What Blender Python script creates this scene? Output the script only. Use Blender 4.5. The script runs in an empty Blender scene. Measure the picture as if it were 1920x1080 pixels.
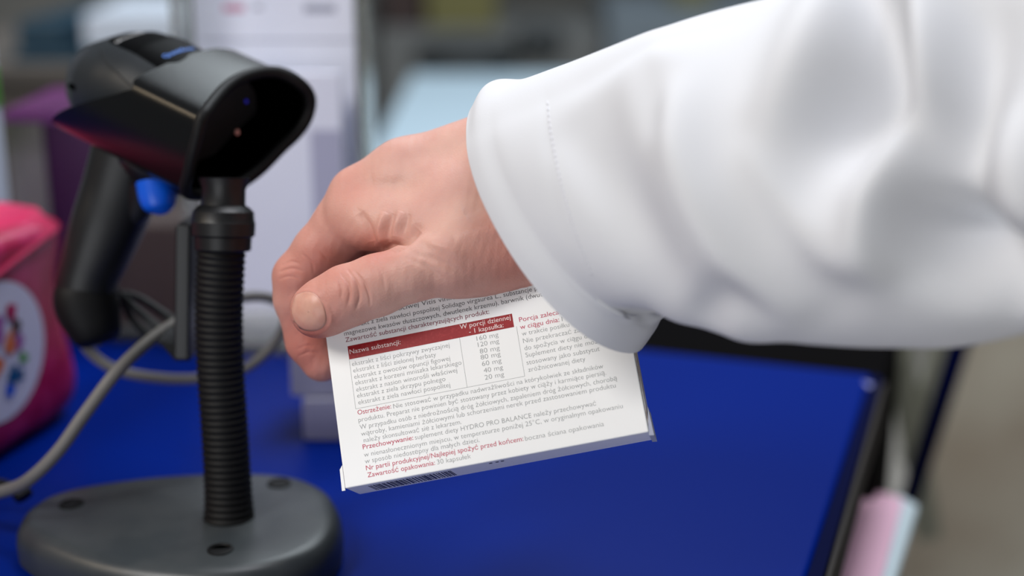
import bpy, bmesh, math, random
import numpy as np
from mathutils import Vector, Matrix

random.seed(4)
rng = np.random.default_rng(7)
C = bpy.context.scene.collection
sc = bpy.context.scene

# ------------------------------------------------------------------ camera
F = 50 / 36 * 1920
PITCH = math.radians(16)
CAMZ = 1.187
COUNTER = 0.90
RT = np.array([1.0, 0, 0])
UP = np.array([0, math.sin(PITCH), math.cos(PITCH)])
FW = np.array([0, math.cos(PITCH), -math.sin(PITCH)])
CAM = np.array([0, 0, CAMZ])
cd = bpy.data.cameras.new('camera')
cam = bpy.data.objects.new('camera', cd)
C.objects.link(cam)
cam.location = CAM
cam.rotation_euler = (math.pi / 2 - PITCH, 0, 0)
cd.lens = 50
cd.sensor_width = 36
cd.clip_start = 0.02
cd.dof.use_dof = True
cd.dof.focus_distance = 0.540
cd.dof.aperture_fstop = 3.2
sc.camera = cam

# ------------------------------------------------------------------ world and light
w = bpy.data.worlds.new('world')
sc.world = w
w.use_nodes = True
w.node_tree.nodes['Background'].inputs[0].default_value = (0.90, 0.95, 1.0, 1)
w.node_tree.nodes['Background'].inputs[1].default_value = 0.15


def area(name, loc, target, size, power, color, size_y=None):
    l = bpy.data.lights.new(name, 'AREA')
    l.energy = power
    l.color = color
    l.size = size
    if size_y:
        l.shape = 'RECTANGLE'
        l.size_y = size_y
    o = bpy.data.objects.new(name, l)
    C.objects.link(o)
    o.location = loc
    o.rotation_euler = (Vector(target) - Vector(loc)).to_track_quat('-Z', 'Y').to_euler()
    return o


area('ceiling_lamp_front', (-1.1, -0.35, 2.4), (0.0, 0.55, 1.1), 0.45, 21.5, (1.0, 0.98, 0.96), 0.8)
area('added_front_fill', (-0.9, -2.0, 0.68), (0.0, 0.5, 1.05), 1.6, 23, (0.95, 0.97, 1.0), 1.3)  # added unseen fill light behind the camera, lifts the downward-facing sides
area('warm_wall_lamp', (-1.62, 0.12, 2.03), (-0.12, 0.57, 1.2), 0.42, 5.0, (1.0, 0.8, 0.55))
area('ceiling_lamp_back', (0.2, 2.3, 2.7), (0, 2.0, 0.8), 1.2, 30, (0.85, 0.94, 1.0))
area('ceiling_lamp_counter', (0.25, 0.9, 2.5), (0.15, 0.6, 1.0), 0.7, 19, (0.92, 0.94, 1.0))
sc.view_settings.view_transform = 'Standard'
sc.view_settings.look = 'None'
sc.view_settings.exposure = 0.0
sc.view_settings.gamma = 1
sc.view_settings.use_curve_mapping = False


# ------------------------------------------------------------------ helpers
def cw(p):
    """camera coordinates (right, up, forward; metres) to world"""
    p = np.asarray(p, dtype=float)
    return CAM + p[..., 0:1] * RT + p[..., 1:2] * UP + p[..., 2:3] * FW


def cp(u, v, d):
    return np.array([(u - 960) / F * d, (540 - v) / F * d, d])


def W(u, v, d):
    return cw(cp(u, v, d))


def ground(u, v, z):
    r = cw(cp(u, v, 1.0)) - CAM
    k = (z - CAMZ) / r[2]
    return CAM + r * k


def srgb(r, g, b):
    f = lambda c: (c / 255 / 12.92) if c / 255 <= 0.04045 else ((c / 255 + 0.055) / 1.055) ** 2.4
    return (f(r), f(g), f(b), 1)


def mat(name, col, rough=0.5, spec=0.5, metal=0.0, noise=None, bump=None, sss=0.0, coat=0.0, trans=0.0, alpha=1.0, emit=0.0, ior=1.45):
    m = bpy.data.materials.new(name)
    m.use_nodes = True
    nt = m.node_tree
    b = nt.nodes['Principled BSDF']
    b.inputs['Base Color'].default_value = col
    b.inputs['Roughness'].default_value = rough
    b.inputs['Specular IOR Level'].default_value = spec
    b.inputs['Metallic'].default_value = metal
    b.inputs['Coat Weight'].default_value = coat
    b.inputs['Transmission Weight'].default_value = trans
    b.inputs['Alpha'].default_value = alpha
    b.inputs['IOR'].default_value = ior
    if sss:
        b.inputs['Subsurface Weight'].default_value = sss
        b.inputs['Subsurface Radius'].default_value = (1.0, 0.35, 0.2)
        b.inputs['Subsurface Scale'].default_value = 0.004
    if emit:
        b.inputs['Emission Color'].default_value = col
        b.inputs['Emission Strength'].default_value = emit
    tc = nt.nodes.new('ShaderNodeTexCoord')
    if noise:
        scale, col2, lo, hi = noise
        n = nt.nodes.new('ShaderNodeTexNoise')
        n.inputs['Scale'].default_value = scale
        n.inputs['Detail'].default_value = 4
        nt.links.new(tc.outputs['Object'], n.inputs['Vector'])
        r = nt.nodes.new('ShaderNodeValToRGB')
        r.color_ramp.elements[0].position = lo
        r.color_ramp.elements[1].position = hi
        r.color_ramp.elements[0].color = col
        r.color_ramp.elements[1].color = col2
        nt.links.new(n.outputs['Fac'], r.inputs['Fac'])
        nt.links.new(r.outputs['Color'], b.inputs['Base Color'])
    if bump:
        scale, strength, dist = bump
        n = nt.nodes.new('ShaderNodeTexNoise')
        n.inputs['Scale'].default_value = scale
        n.inputs['Detail'].default_value = 3
        nt.links.new(tc.outputs['Object'], n.inputs['Vector'])
        bp = nt.nodes.new('ShaderNodeBump')
        bp.inputs['Strength'].default_value = strength
        bp.inputs['Distance'].default_value = dist
        nt.links.new(n.outputs['Fac'], bp.inputs['Height'])
        nt.links.new(bp.outputs['Normal'], b.inputs['Normal'])
    return m


def empty(name, loc, label=None, cat=None, group=None):
    o = bpy.data.objects.new(name, None)
    C.objects.link(o)
    o.location = [float(c) for c in loc]
    o.empty_display_size = 0.02
    tag(o, label, cat, group)
    return o


def tag(o, label=None, cat=None, group=None, kind=None):
    if label: o['label'] = label
    if cat: o['category'] = cat
    if group: o['group'] = group
    if kind: o['kind'] = kind
    return o


def mesh(name, verts, faces, m, parent=None, smooth=False, angle=None):
    """link a mesh object; vertices are in world space, stored relative to the parent's (or own) base"""
    verts = np.asarray(verts, dtype=float)
    if parent is not None:
        org = np.array(parent.matrix_basis.translation)
        p = parent.parent
        while p is not None:
            org = org + np.array(p.matrix_basis.translation)
            p = p.parent
    else:
        org = np.array([verts[:, 0].mean(), verts[:, 1].mean(), verts[:, 2].min()])
    me = bpy.data.meshes.new(name)
    me.from_pydata((verts - org).tolist(), [], [tuple(int(i) for i in f) for f in faces])
    me.validate()
    o = bpy.data.objects.new(name, me)
    C.objects.link(o)
    if parent is not None:
        o.parent = parent
    else:
        o.location = org.tolist()
    if m: me.materials.append(m)
    bm = bmesh.new()
    bm.from_mesh(me)
    bmesh.ops.recalc_face_normals(bm, faces=bm.faces)
    bm.to_mesh(me)
    bm.free()
    if smooth:
        me.polygons.foreach_set('use_smooth', [True] * len(me.polygons))
        if angle:
            me.set_sharp_from_angle(angle=math.radians(angle))
    return o


def bevel(o, width, seg=2, angle=30):
    b = o.modifiers.new('bevel', 'BEVEL')
    b.width = width
    b.segments = seg
    b.limit_method = 'ANGLE'
    b.angle_limit = math.radians(angle)
    o.data.polygons.foreach_set('use_smooth', [True] * len(o.data.polygons))
    n = o.modifiers.new('wn', 'WEIGHTED_NORMAL')
    n.keep_sharp = True
    return o


BF = [(0, 1, 2, 3), (7, 6, 5, 4), (0, 4, 5, 1), (1, 5, 6, 2), (2, 6, 7, 3), (3, 7, 4, 0)]


def box(name, c, size, rz, m, parent=None, bev=0.0, tilt=0.0):
    """oriented box: c is the centre of its underside"""
    ca, sa = math.cos(rz), math.sin(rz)
    vs = []
    for z in (0, size[2]):
        for x, y in ((-1, -1), (1, -1), (1, 1), (-1, 1)):
            X, Y = x * size[0] / 2, y * size[1] / 2 + tilt * z
            vs.append((c[0] + X * ca - Y * sa, c[1] + X * sa + Y * ca, c[2] + z))
    o = mesh(name, vs, BF, m, parent)
    if bev: bevel(o, bev)
    return o


def catmull(P, n=8, closed=False):
    P = np.asarray(P, dtype=float)
    out = []
    N = len(P)
    for i in range(N if closed else N - 1):
        if closed:
            p0, p1, p2, p3 = P[(i - 1) % N], P[i], P[(i + 1) % N], P[(i + 2) % N]
        else:
            p0, p1, p2, p3 = P[max(i - 1, 0)], P[i], P[i + 1], P[min(i + 2, N - 1)]
        for k in range(n):
            t = k / n
            out.append(0.5 * (2 * p1 + (p2 - p0) * t + (2 * p0 - 5 * p1 + 4 * p2 - p3) * t * t + (3 * p1 - p0 - 3 * p2 + p3) * t ** 3))
    if not closed: out.append(P[-1])
    return np.array(out)


def loft(rings, caps=True, closed=True):
    n = len(rings[0])
    vs = np.concatenate([np.asarray(r, float) for r in rings])
    fs = []
    for i in range(len(rings) - 1):
        for j in range(n if closed else n - 1):
            k = (j + 1) % n
            fs.append((i * n + j, i * n + k, (i + 1) * n + k, (i + 1) * n + j))
    if caps:
        fs.append(tuple(range(n))[::-1])
        b = (len(rings) - 1) * n
        fs.append(tuple(b + i for i in range(n)))
    return vs, fs


def tube(path, radii, seg=16, caps=True):
    path = np.asarray(path, float)
    if np.isscalar(radii): radii = [radii] * len(path)
    T = np.gradient(path, axis=0)
    T /= np.linalg.norm(T, axis=1)[:, None]
    ref = np.array([0, 0, 1.0]) if abs(T[0][2]) < 0.9 else np.array([0, 1.0, 0])
    nrm = np.cross(T[0], ref)
    nrm /= np.linalg.norm(nrm)
    rings = []
    for p, t, r in zip(path, T, radii):
        nrm = nrm - t * (nrm @ t)
        nrm /= np.linalg.norm(nrm)
        b = np.cross(t, nrm)
        rings.append([p + r * (math.cos(a) * nrm + math.sin(a) * b) for a in np.linspace(0, 2 * math.pi, seg, endpoint=False)])
    return loft(rings, caps)


def prism(poly, z0, z1):
    n = len(poly)
    vs = [(p[0], p[1], z0) for p in poly] + [(p[0], p[1], z1) for p in poly]
    fs = [tuple(range(n))[::-1], tuple(range(n, 2 * n))] + [(i, (i + 1) % n, n + (i + 1) % n, n + i) for i in range(n)]
    return vs, fs


def merge(parts):
    V, Fs, k = [], [], 0
    for v, f in parts:
        v = np.asarray(v, float)
        V.append(v)
        Fs += [tuple(i + k for i in q) for q in f]
        k += len(v)
    return np.concatenate(V), Fs


def surface_nets(S, org, h):
    nx, ny, nz = S.shape
    ins = S < 0
    cnt = np.zeros((nx - 1, ny - 1, nz - 1), np.int8)
    for dx in (0, 1):
        for dy in (0, 1):
            for dz in (0, 1):
                cnt += ins[dx:nx - 1 + dx, dy:ny - 1 + dy, dz:nz - 1 + dz]
    act = np.argwhere((cnt > 0) & (cnt < 8))
    idx = -np.ones(cnt.shape, np.int64)
    idx[tuple(act.T)] = np.arange(len(act))
    acc = np.zeros((len(act), 3))
    num = np.zeros(len(act))
    corners = [(x, y, z) for x in (0, 1) for y in (0, 1) for z in (0, 1)]
    for a in corners:
        for ax in range(3):
            if a[ax]: continue
            b = list(a)
            b[ax] = 1
            va = S[act[:, 0] + a[0], act[:, 1] + a[1], act[:, 2] + a[2]]
            vb = S[act[:, 0] + b[0], act[:, 1] + b[1], act[:, 2] + b[2]]
            m = (va < 0) != (vb < 0)
            t = np.where(m, va / np.where(m, va - vb, 1), 0)
            p = np.array(a, float)[None, :].repeat(len(act), 0)
            p[:, ax] += t
            acc += p * m[:, None]
            num += m
    V = (act + acc / num[:, None]) * h + org
    faces = []
    for ax in range(3):
        o1, o2 = [i for i in range(3) if i != ax]
        sl0 = [slice(None)] * 3
        sl1 = [slice(None)] * 3
        sl0[ax] = slice(0, -1)
        sl1[ax] = slice(1, None)
        A, B_ = ins[tuple(sl0)], ins[tuple(sl1)]
        e = np.argwhere(A != B_)
        ok = (e[:, o1] > 0) & (e[:, o2] > 0) & (e[:, o1] < S.shape[o1] - 1) & (e[:, o2] < S.shape[o2] - 1)
        e = e[ok]
        q = []
        for d1, d2 in ((0, 0), (1, 0), (1, 1), (0, 1)):
            c = e.copy()
            c[:, o1] -= d1
            c[:, o2] -= d2
            q.append(idx[c[:, 0], c[:, 1], c[:, 2]])
        q = np.array(q).T
        flip = A[tuple(e.T)]
        if ax == 1: flip = ~flip
        q[~flip] = q[~flip][:, ::-1]
        faces.append(q)
    return V, np.concatenate(faces)


def mesh_normals(V, Fc):
    n = np.zeros_like(V)
    fn = np.cross(V[Fc[:, 2]] - V[Fc[:, 0]], V[Fc[:, 3]] - V[Fc[:, 1]])
    for k in range(4): np.add.at(n, Fc[:, k], fn)
    return n / (np.linalg.norm(n, axis=1)[:, None] + 1e-12)


def project(Pc):
    return 960 + F * Pc[:, 0] / Pc[:, 2], 540 - F * Pc[:, 1] / Pc[:, 2]


def stroke(u, v, pts, amp, wl, wr, ease=True, n=5, soft=1.0, cusp=False):
    """height of one fold or crease that runs along a polyline; wl / wr are the widths on its two sides"""
    P = catmull(pts, n)
    best = np.full(u.shape, 1e9)
    side = np.zeros(u.shape)
    par = np.zeros(u.shape)
    for i in range(len(P) - 1):
        a, b = P[i], P[i + 1]
        d = b - a
        L = d @ d
        t = np.clip(((u - a[0]) * d[0] + (v - a[1]) * d[1]) / L, 0, 1)
        ex, ey = u - a[0] - t * d[0], v - a[1] - t * d[1]
        ds = ex * ex + ey * ey
        m = ds < best
        best = np.where(m, ds, best)
        side = np.where(m, d[0] * ey - d[1] * ex, side)
        par = np.where(m, (i + t) / (len(P) - 1), par)
    wd = np.where(side > 0, wl, wr) * soft
    h = amp * np.exp(-(np.sqrt(best + 64) - 8) / wd) if cusp else amp * np.exp(-best / wd ** 2)
    if ease: h = h * (0.25 + 0.75 * np.sin(np.clip(par, 0, 1) * math.pi) ** 0.7)
    return h


# ------------------------------------------------------------------ materials
M = {}
M['blue'] = mat('blue_laminate', srgb(0, 29, 114), 0.34, 0.05, bump=(900, 0.05, 0.0004))
M['spot'] = mat('pale_laminate', srgb(120, 124, 172), 0.6)
M['rail'] = mat('taupe_rail', srgb(62, 59, 57), 0.8, 0.1)
M['navy'] = mat('navy_edge_band', srgb(0, 6, 50), 0.6, 0.05)
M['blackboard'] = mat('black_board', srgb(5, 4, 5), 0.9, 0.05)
M['plinth'] = mat('grey_cabinet_board', srgb(120, 122, 118), 0.6, noise=(30, srgb(132, 133, 128), 0.4, 0.6))
M['black'] = mat('black_plastic', srgb(14, 15, 17), 0.42, 0.45, bump=(2500, 0.12, 0.0002))
M['black2'] = mat('soft_black_rubber', srgb(7, 7, 8), 0.6, 0.3)
M['taupe'] = mat('taupe_board', srgb(104, 97, 92), 0.7, noise=(6, srgb(88, 84, 80), 0.4, 0.6))
M['slate'] = mat('dark_slate_plastic', srgb(30, 34, 38), 0.46, 0.4, bump=(2500, 0.12, 0.0002))
M['base'] = mat('grey_base_plastic', srgb(58, 62, 64), 0.36, 0.5, bump=(2000, 0.12, 0.0002), noise=(40, srgb(48, 53, 56), 0.4, 0.62))
M['gloss'] = mat('smoked_hood_plastic', srgb(10, 11, 12), 0.24, 0.36, bump=(2500, 0.1, 0.0002))
M['inlay'] = mat('black_gloss_inlay', srgb(4, 4, 5), 0.4, 0.03)
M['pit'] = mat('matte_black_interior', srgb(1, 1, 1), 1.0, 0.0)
M['trigger'] = mat('blue_trigger_plastic', srgb(6, 84, 205), 0.35, 0.5)
M['cable'] = mat('grey_cable_rubber', srgb(108, 105, 102), 0.5, 0.4)
M['dcable'] = mat('dark_cable_rubber', srgb(40, 42, 42), 0.5, 0.4)
M['carton'] = mat('white_coated_card', srgb(248, 248, 247), 0.32, 0.5, bump=(180, 0.04, 0.0005))
M['cardedge'] = mat('card_side_print', srgb(176, 160, 150), 0.4, noise=(120, srgb(225, 220, 214), 0.45, 0.6))
M['red'] = mat('red_print', srgb(150, 18, 26), 0.4, 0.4, noise=(900, srgb(168, 38, 42), 0.5, 0.72))
M['redtxt'] = mat('dark_red_ink', srgb(196, 70, 96), 0.5)
M['maroon'] = mat('maroon_ink', srgb(132, 40, 62), 0.5)
M['grey'] = mat('grey_ink', srgb(150, 152, 152), 0.5)
M['dgrey'] = mat('dark_grey_ink', srgb(82, 78, 82), 0.5)
M['whiteink'] = mat('white_ink', srgb(244, 225, 222), 0.5)
M['barcode'] = mat('barcode_ink', srgb(60, 60, 78), 0.5)
M['nail'] = mat('fingernail', srgb(208, 142, 126), 0.34, 0.4, sss=0.3, noise=(160, srgb(218, 158, 140), 0.35, 0.65))
M['cotton'] = mat('white_cotton', srgb(208, 209, 213), 0.85, 0.12, bump=(1600, 0.18, 0.0003))
M['thread'] = mat('white_thread', srgb(216, 216, 222), 0.9, 0.1)
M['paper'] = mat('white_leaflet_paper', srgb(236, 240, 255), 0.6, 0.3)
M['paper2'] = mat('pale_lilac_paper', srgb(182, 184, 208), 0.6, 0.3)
M['acrylic'] = mat('clear_acrylic', srgb(232, 234, 228), 0.12, 0.5, trans=0.9, ior=1.2)
M['ltpink'] = mat('pale_pink_print', srgb(208, 150, 178), 0.6)
M['ltgrey'] = mat('pale_grey_print', srgb(168, 172, 190), 0.6)
M['bag'] = mat('magenta_film', srgb(156, 6, 60), 0.34, 0.4, noise=(60, srgb(186, 44, 100), 0.45, 0.7))
M['bagtop'] = mat('pink_flap_film', srgb(238, 62, 112), 0.35, 0.5)
M['oval'] = mat('white_oval_print', srgb(206, 206, 224), 0.5)
M['org'] = mat('orange_print', srgb(206, 110, 60), 0.5)
M['teal'] = mat('teal_print', srgb(10, 80, 128), 0.5)
M['green'] = mat('green_print', srgb(70, 150, 40), 0.5)
M['purple'] = mat('purple_card', srgb(88, 30, 88), 0.5)
M['magenta'] = mat('magenta_card', srgb(150, 78, 150), 0.5)
M['beige'] = mat('grey_beige_card', srgb(170, 164, 160), 0.6, noise=(14, srgb(112, 112, 92), 0.42, 0.62))
M['wall'] = mat('grey_wall_paint', srgb(132, 130, 124), 0.8, noise=(2.2, srgb(106, 106, 104), 0.35, 0.7))
M['floor'] = mat('grey_floor_vinyl', srgb(196, 190, 182), 0.6, noise=(3, srgb(176, 170, 160), 0.35, 0.65))
M['panel'] = mat('taupe_panel', srgb(214, 210, 196), 0.7, noise=(4, srgb(180, 168, 152), 0.35, 0.65))
M['steel'] = mat('grey_green_metal', srgb(150, 152, 138), 0.5, 0.5)
M['deskblue'] = mat('pale_blue_desk', srgb(190, 212, 226), 0.5)
M['tealdark'] = mat('dark_teal_cover', srgb(22, 56, 74), 0.5)
M['sheet'] = mat('pale_blue_white_paper', srgb(206, 216, 230), 0.6)
M['charcoal'] = mat('charcoal_plastic', srgb(48, 52, 54), 0.5)
M['midgrey'] = mat('mid_grey_board', srgb(118, 120, 120), 0.6)
M['bluegrey'] = mat('blue_grey_board', srgb(128, 140, 150), 0.6)
M['olive'] = mat('olive_card', srgb(122, 118, 74), 0.6)
M['umber'] = mat('dark_umber_card', srgb(66, 52, 50), 0.6)
M['pink'] = mat('pink_card', srgb(250, 200, 222), 0.5)
M['mint'] = mat('pale_mint_card', srgb(206, 222, 228), 0.5)
M['glintblue'] = mat('blue_glint', srgb(30, 30, 150), 0.2, emit=0.35)  # blue reflection in the scanner mouth, painted as a glowing spot
M['glintpink'] = mat('pink_glint', srgb(210, 150, 140), 0.25, 0.5)  # pinkish reflection in the scanner mouth, put into the colour
M['label'] = mat('white_lettering', srgb(188, 188, 190), 0.5)
M['bluelabel'] = mat('blue_lettering', srgb(50, 110, 200), 0.5)


def skin_material():
    m = bpy.data.materials.new('skin')
    m.use_nodes = True
    nt = m.node_tree
    N, L = nt.nodes, nt.links
    b = N['Principled BSDF']
    tc = N.new('ShaderNodeTexCoord')
    n1 = N.new('ShaderNodeTexNoise')
    n1.inputs['Scale'].default_value = 38
    n1.inputs['Detail'].default_value = 5
    L.new(tc.outputs['Object'], n1.inputs['Vector'])
    r = N.new('ShaderNodeValToRGB')
    e = r.color_ramp.elements
    e[0].position, e[1].position = 0.3, 0.72
    e[0].color, e[1].color = srgb(191, 141, 129), srgb(211, 168, 153)
    k = e.new(0.5)
    k.color = srgb(201, 154, 141)
    L.new(n1.outputs['Fac'], r.inputs['Fac'])
    at = N.new('ShaderNodeAttribute')
    at.attribute_name = 'flush'
    mx = N.new('ShaderNodeMix')
    mx.data_type = 'RGBA'
    mx.inputs['B'].default_value = srgb(182, 98, 82)
    L.new(at.outputs['Fac'], mx.inputs['Factor'])
    L.new(r.outputs['Color'], mx.inputs['A'])
    L.new(mx.outputs['Result'], b.inputs['Base Color'])
    b.inputs['Roughness'].default_value = 0.5
    b.inputs['Specular IOR Level'].default_value = 0.4
    b.inputs['Subsurface Weight'].default_value = 0.25
    b.inputs['Subsurface Radius'].default_value = (1.0, 0.35, 0.2)
    b.inputs['Subsurface Scale'].default_value = 0.003
    vo = N.new('ShaderNodeTexVoronoi')
    vo.inputs['Scale'].default_value = 1100
    L.new(tc.outputs['Object'], vo.inputs['Vector'])
    n2 = N.new('ShaderNodeTexNoise')
    n2.inputs['Scale'].default_value = 420
    n2.inputs['Detail'].default_value = 3
    L.new(tc.outputs['Object'], n2.inputs['Vector'])
    ad = N.new('ShaderNodeMath')
    L.new(vo.outputs['Distance'], ad.inputs[0])
    L.new(n2.outputs['Fac'], ad.inputs[1])
    bp = N.new('ShaderNodeBump')
    bp.inputs['Strength'].default_value = 0.22
    bp.inputs['Distance'].default_value = 0.0003
    L.new(ad.outputs[0], bp.inputs['Height'])
    L.new(bp.outputs['Normal'], b.inputs['Normal'])
    return m


M['skin'] = skin_material()

# ------------------------------------------------------------------ the setting
fl = mesh('floor', [(-4, -2, 0), (4, -2, 0), (4, 5, 0), (-4, 5, 0), (-4, -2, -.05), (4, -2, -.05), (4, 5, -.05), (-4, 5, -.05)], BF, M['floor'])
tag(fl, kind='structure')
wb = box('wall_back', (0, 5.05, 0), (8, 0.1, 2.8), 0, M['wall'])
tag(wb, kind='structure')
wr_ = box('wall_right', (4.05, 1.5, 0), (0.1, 7, 2.8), 0, M['wall'])
tag(wr_, kind='structure')

# ------------------------------------------------------------------ counter
K = ground(1648, 702, COUNTER)[:2]
E1 = np.array([-0.944, 0.331])
E2 = np.array([-0.331, -0.944])
RZ = math.atan2(-0.331, 0.944)


def cpt(a, b, z=COUNTER):
    """a metres left along the counter's back edge, b metres towards the customer"""
    q = K + a * E1 + b * E2
    return (q[0], q[1], z)


ct = empty('counter', cpt(0.7, 0.25, 0), 'dark blue laminate counter under the scanner stand', 'counter')
cvs, cfs = prism([cpt(0.004, 0), cpt(1.5, 0), cpt(1.5, 0.56), cpt(0.004, 0.56)], COUNTER - 0.028, COUNTER)
bevel(mesh('countertop', cvs, cfs, M['blue'], ct), 0.003, 3)
rr_ = [(0.004, 0.0), (-0.0018, -0.0015), (-0.0024, -0.004), (-0.0024, -0.028), (0.004, -0.028)]
evs, efs = loft([[cpt(a, b, COUNTER + z - .0003) for a, z in rr_] for b in (0.0, 0.56)])
mesh('edge_band', evs, efs, M['navy'], ct)
rr_ = [(-0.0026, -0.005), (-0.0048, -0.005), (-0.0048, -0.028), (-0.0026, -0.028)]
evs, efs = loft([[cpt(a, b, COUNTER + z) for a, z in rr_] for b in (0.0, 0.56)])
mesh('side_rail', evs, efs, M['rail'], ct)
bvs, bfs = prism([cpt(0.04, 0.03), cpt(1.46, 0.03), cpt(1.46, 0.46), cpt(0.04, 0.46)], 0.0, COUNTER - 0.028)
mesh('cabinet', bvs, bfs, M['plinth'], ct)
spot = ground(1628, 722, COUNTER)  # small pale patch drawn flat near the countertop corner
pv, pf = [], []
for i in range(14):
    a = i / 14 * 2 * math.pi
    r = 0.0022 * (1 + 0.35 * math.sin(3 * a + 1))
    pv.append((spot[0] + r * math.cos(a), spot[1] + 2.2 * r * math.sin(a), COUNTER + 0.0004))
o = mesh('corner_spot', pv, [tuple(range(14))], M['spot'], ct)
tag(o, 'small pale spot on the blue laminate')

# ------------------------------------------------------------------ scanner stand
NECK_BASE = ground(430, 962, COUNTER + 0.019)
st = empty('scanner_stand', (NECK_BASE[0], NECK_BASE[1], COUNTER), 'black flexible gooseneck stand with a grey weighted base holding the scanner', 'scanner stand')
opx = [(46, 975), (70, 940), (130, 915), (230, 898), (330, 888), (440, 884), (540, 890), (598, 912), (622, 950), (618, 990), (585, 1025), (520, 1052), (420, 1068), (310, 1066), (200, 1048), (110, 1020), (62, 998)]
outl = catmull([ground(u, v, COUNTER + 0.019)[:2] for u, v in opx], 6, closed=True)
cen = outl.mean(axis=0)
rings = []
for off, z in ((0.002, 0.0), (0.004, 0.001), (0.0045, 0.008), (0.004, 0.012), (0.002, 0.016), (-0.001, 0.0182), (-0.005, 0.019), (-0.02, 0.0195)):
    d = outl - cen
    L_ = np.linalg.norm(d, axis=1)[:, None]
    q = cen + d * (L_ + off) / L_
    rings.append([(x, y, COUNTER + z) for x, y in q])
v_, f_ = loft(rings)
base = mesh('base', v_, f_, M['base'], st, smooth=True, angle=50)
for (u, v) in ((523, 906), (413, 1030), (134, 945)):
    c = ground(u, v, COUNTER + 0.0195)
    vs, fs = [], []
    rr = [(0.0056, 0.0), (0.0054, 0.0007), (0.0045, 0.0009), (0.0040, 0.0003), (0.0, 0.0002)]
    rings = [[(c[0] + r * math.cos(a), c[1] + r * math.sin(a), COUNTER + 0.0192 + z) for a in np.linspace(0, 2 * math.pi, 24, endpoint=False)] for r, z in rr[:4]]
    v_, f_ = loft(rings)
    mesh('screw_hole', v_, f_, M['black2'], st, smooth=True, angle=40)
npx = [(430, 972, .623), (427, 900, .6205), (421, 800, .617), (414, 700, .6135), (411, 600, .610), (413, 520, .607), (417, 440, .604)]
path = catmull([W(*p) for p in npx], 14)
cum = np.concatenate([[0], np.cumsum(np.linalg.norm(np.diff(path, axis=0), axis=1))])
NS = 460
tt = np.linspace(0, cum[-1], NS)
pth = np.array([[np.interp(t, cum, path[:, k]) for k in range(3)] for t in tt])
ra = [0.0100 + 0.0012 * math.exp(-t / 0.006) + 0.00034 * math.sin(2 * math.pi * t / 0.0029) for t in tt]
v_, f_ = tube(pth, ra, 28)
mesh('flexible_neck', v_, f_, M['black2'], st, smooth=True)


def lathe_path(pts, rad, seg=32):
    return tube(pts, rad, seg)


ctop, cbot = W(419, 385, .603), W(418, 470, .6045)
ax = ctop - cbot


def collar(fr, rr):
    return lathe_path([cbot + ax * k for k in fr], rr)


v_, f_ = collar([0.0, 0.03, 0.3, 0.34, 0.62, 0.66, 0.86, 0.95, 1.0], [0.0112, 0.0118, 0.0120, 0.0133, 0.0135, 0.0131, 0.0128, 0.0112, 0.0098])
mesh('collar', v_, f_, M['black'], st, smooth=True, angle=25)
v_, f_ = collar([0.9, 1.0, 1.05, 1.35, 1.6], [0.0095, 0.0094, 0.0092, 0.0092, 0.0110])
mesh('cup_stem', v_, f_, M['black'], st, smooth=True, angle=35)
# flat cable bracket on the far left of the neck
p0, p1 = W(356, 412, .630), W(353, 662, .642)
dn = (p1 - p0)
rt = np.array([1.0, 0, 0])
bk = np.cross(dn / np.linalg.norm(dn), rt)
bk /= np.linalg.norm(bk)
bv = []
for p in (p0, p1):
    for sx, sy in ((-1, -1), (1, -1), (1, 1), (-1, 1)):
        bv.append(p + rt * sx * 0.0035 + bk * sy * 0.014)
o = mesh('back_plate', bv, BF, M['black'], st)
bevel(o, 0.0012)
ft = W(300, 650, .650)
o = mesh('cable_tray', [p + q for q in (np.array([0, 0, 0]),) for p in
     [p1 + np.array([-.0035, -.012, 0]), p1 + np.array([0.0035, -.012, 0]), p1 + np.array([0.0035, .012, 0]), p1 + np.array([-.0035, .012, 0]),
      p1 + np.array([-.011, -.012, 0.010]), p1 + np.array([0.0, -.012, 0.006]), p1 + np.array([0.0, .012, 0.006]), p1 + np.array([-.011, .012, 0.010])]], BF, M['black2'], st)
bevel(o, 0.001)

# ------------------------------------------------------------------ barcode scanner (own axes: a out of the mouth, s across, t up; millimetres)
SB = np.array([[0.8052412666, 0.5832315425, 0.1068993471], [-0.3949217157, 0.3930497984, 0.8303906879], [-0.4422932749, 0.7108817228, -0.546830719]])
SO = np.array([-0.128334375, 0.06976125, 0.585])


def sl(P):
    P = np.asarray(P, float)
    return cw(SO + (P / 1000.0) @ SB.T)


sn = empty('barcode_scanner', sl([-60, 30, -60]), 'black handheld barcode scanner with a blue trigger, its hooded mouth facing right', 'barcode scanner')
# outline of the hood: s, t, front a, back a
HO = [(-0.1, -1.0, 0, -40), (1.3, 0.5, -.3, -41.5), (4, 1.5, -1.2, -42.5), (12, 2.2, -5, -43), (24, 2.8, -10, -43), (36, 3.0, -12.5, -43), (48, 2.4, -11.5, -42), (56, 0.8, -8, -38), (62, -3.5, -3, -36),
      (67, -11, 0, -42), (67, -20, 0, -52), (61, -27, 0, -60), (50, -33, -1, -66), (37, -40, -2, -70), (24, -44, -4, -74), (10, -43, -6, -80), (0, -39.5, -7, -86), (-4, -34.5, -6, -91),
      (-5, -26, -3, -82), (-4.4, -16, -1, -66), (-2.4, -7, 0, -50), (-1.3, -3.4, 0, -44)]
ho = catmull(HO, 7, closed=True)
hc = np.array([30.0, -18.0])


def hood_ring(k, inset):
    r = []
    for s, t, af, ab in ho:
        d = np.array([s, t]) - hc
        L_ = np.linalg.norm(d)
        q = hc + d * (L_ - inset) / L_
        r.append([af + (ab - af) * k, q[0], q[1]])
    return r


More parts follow.
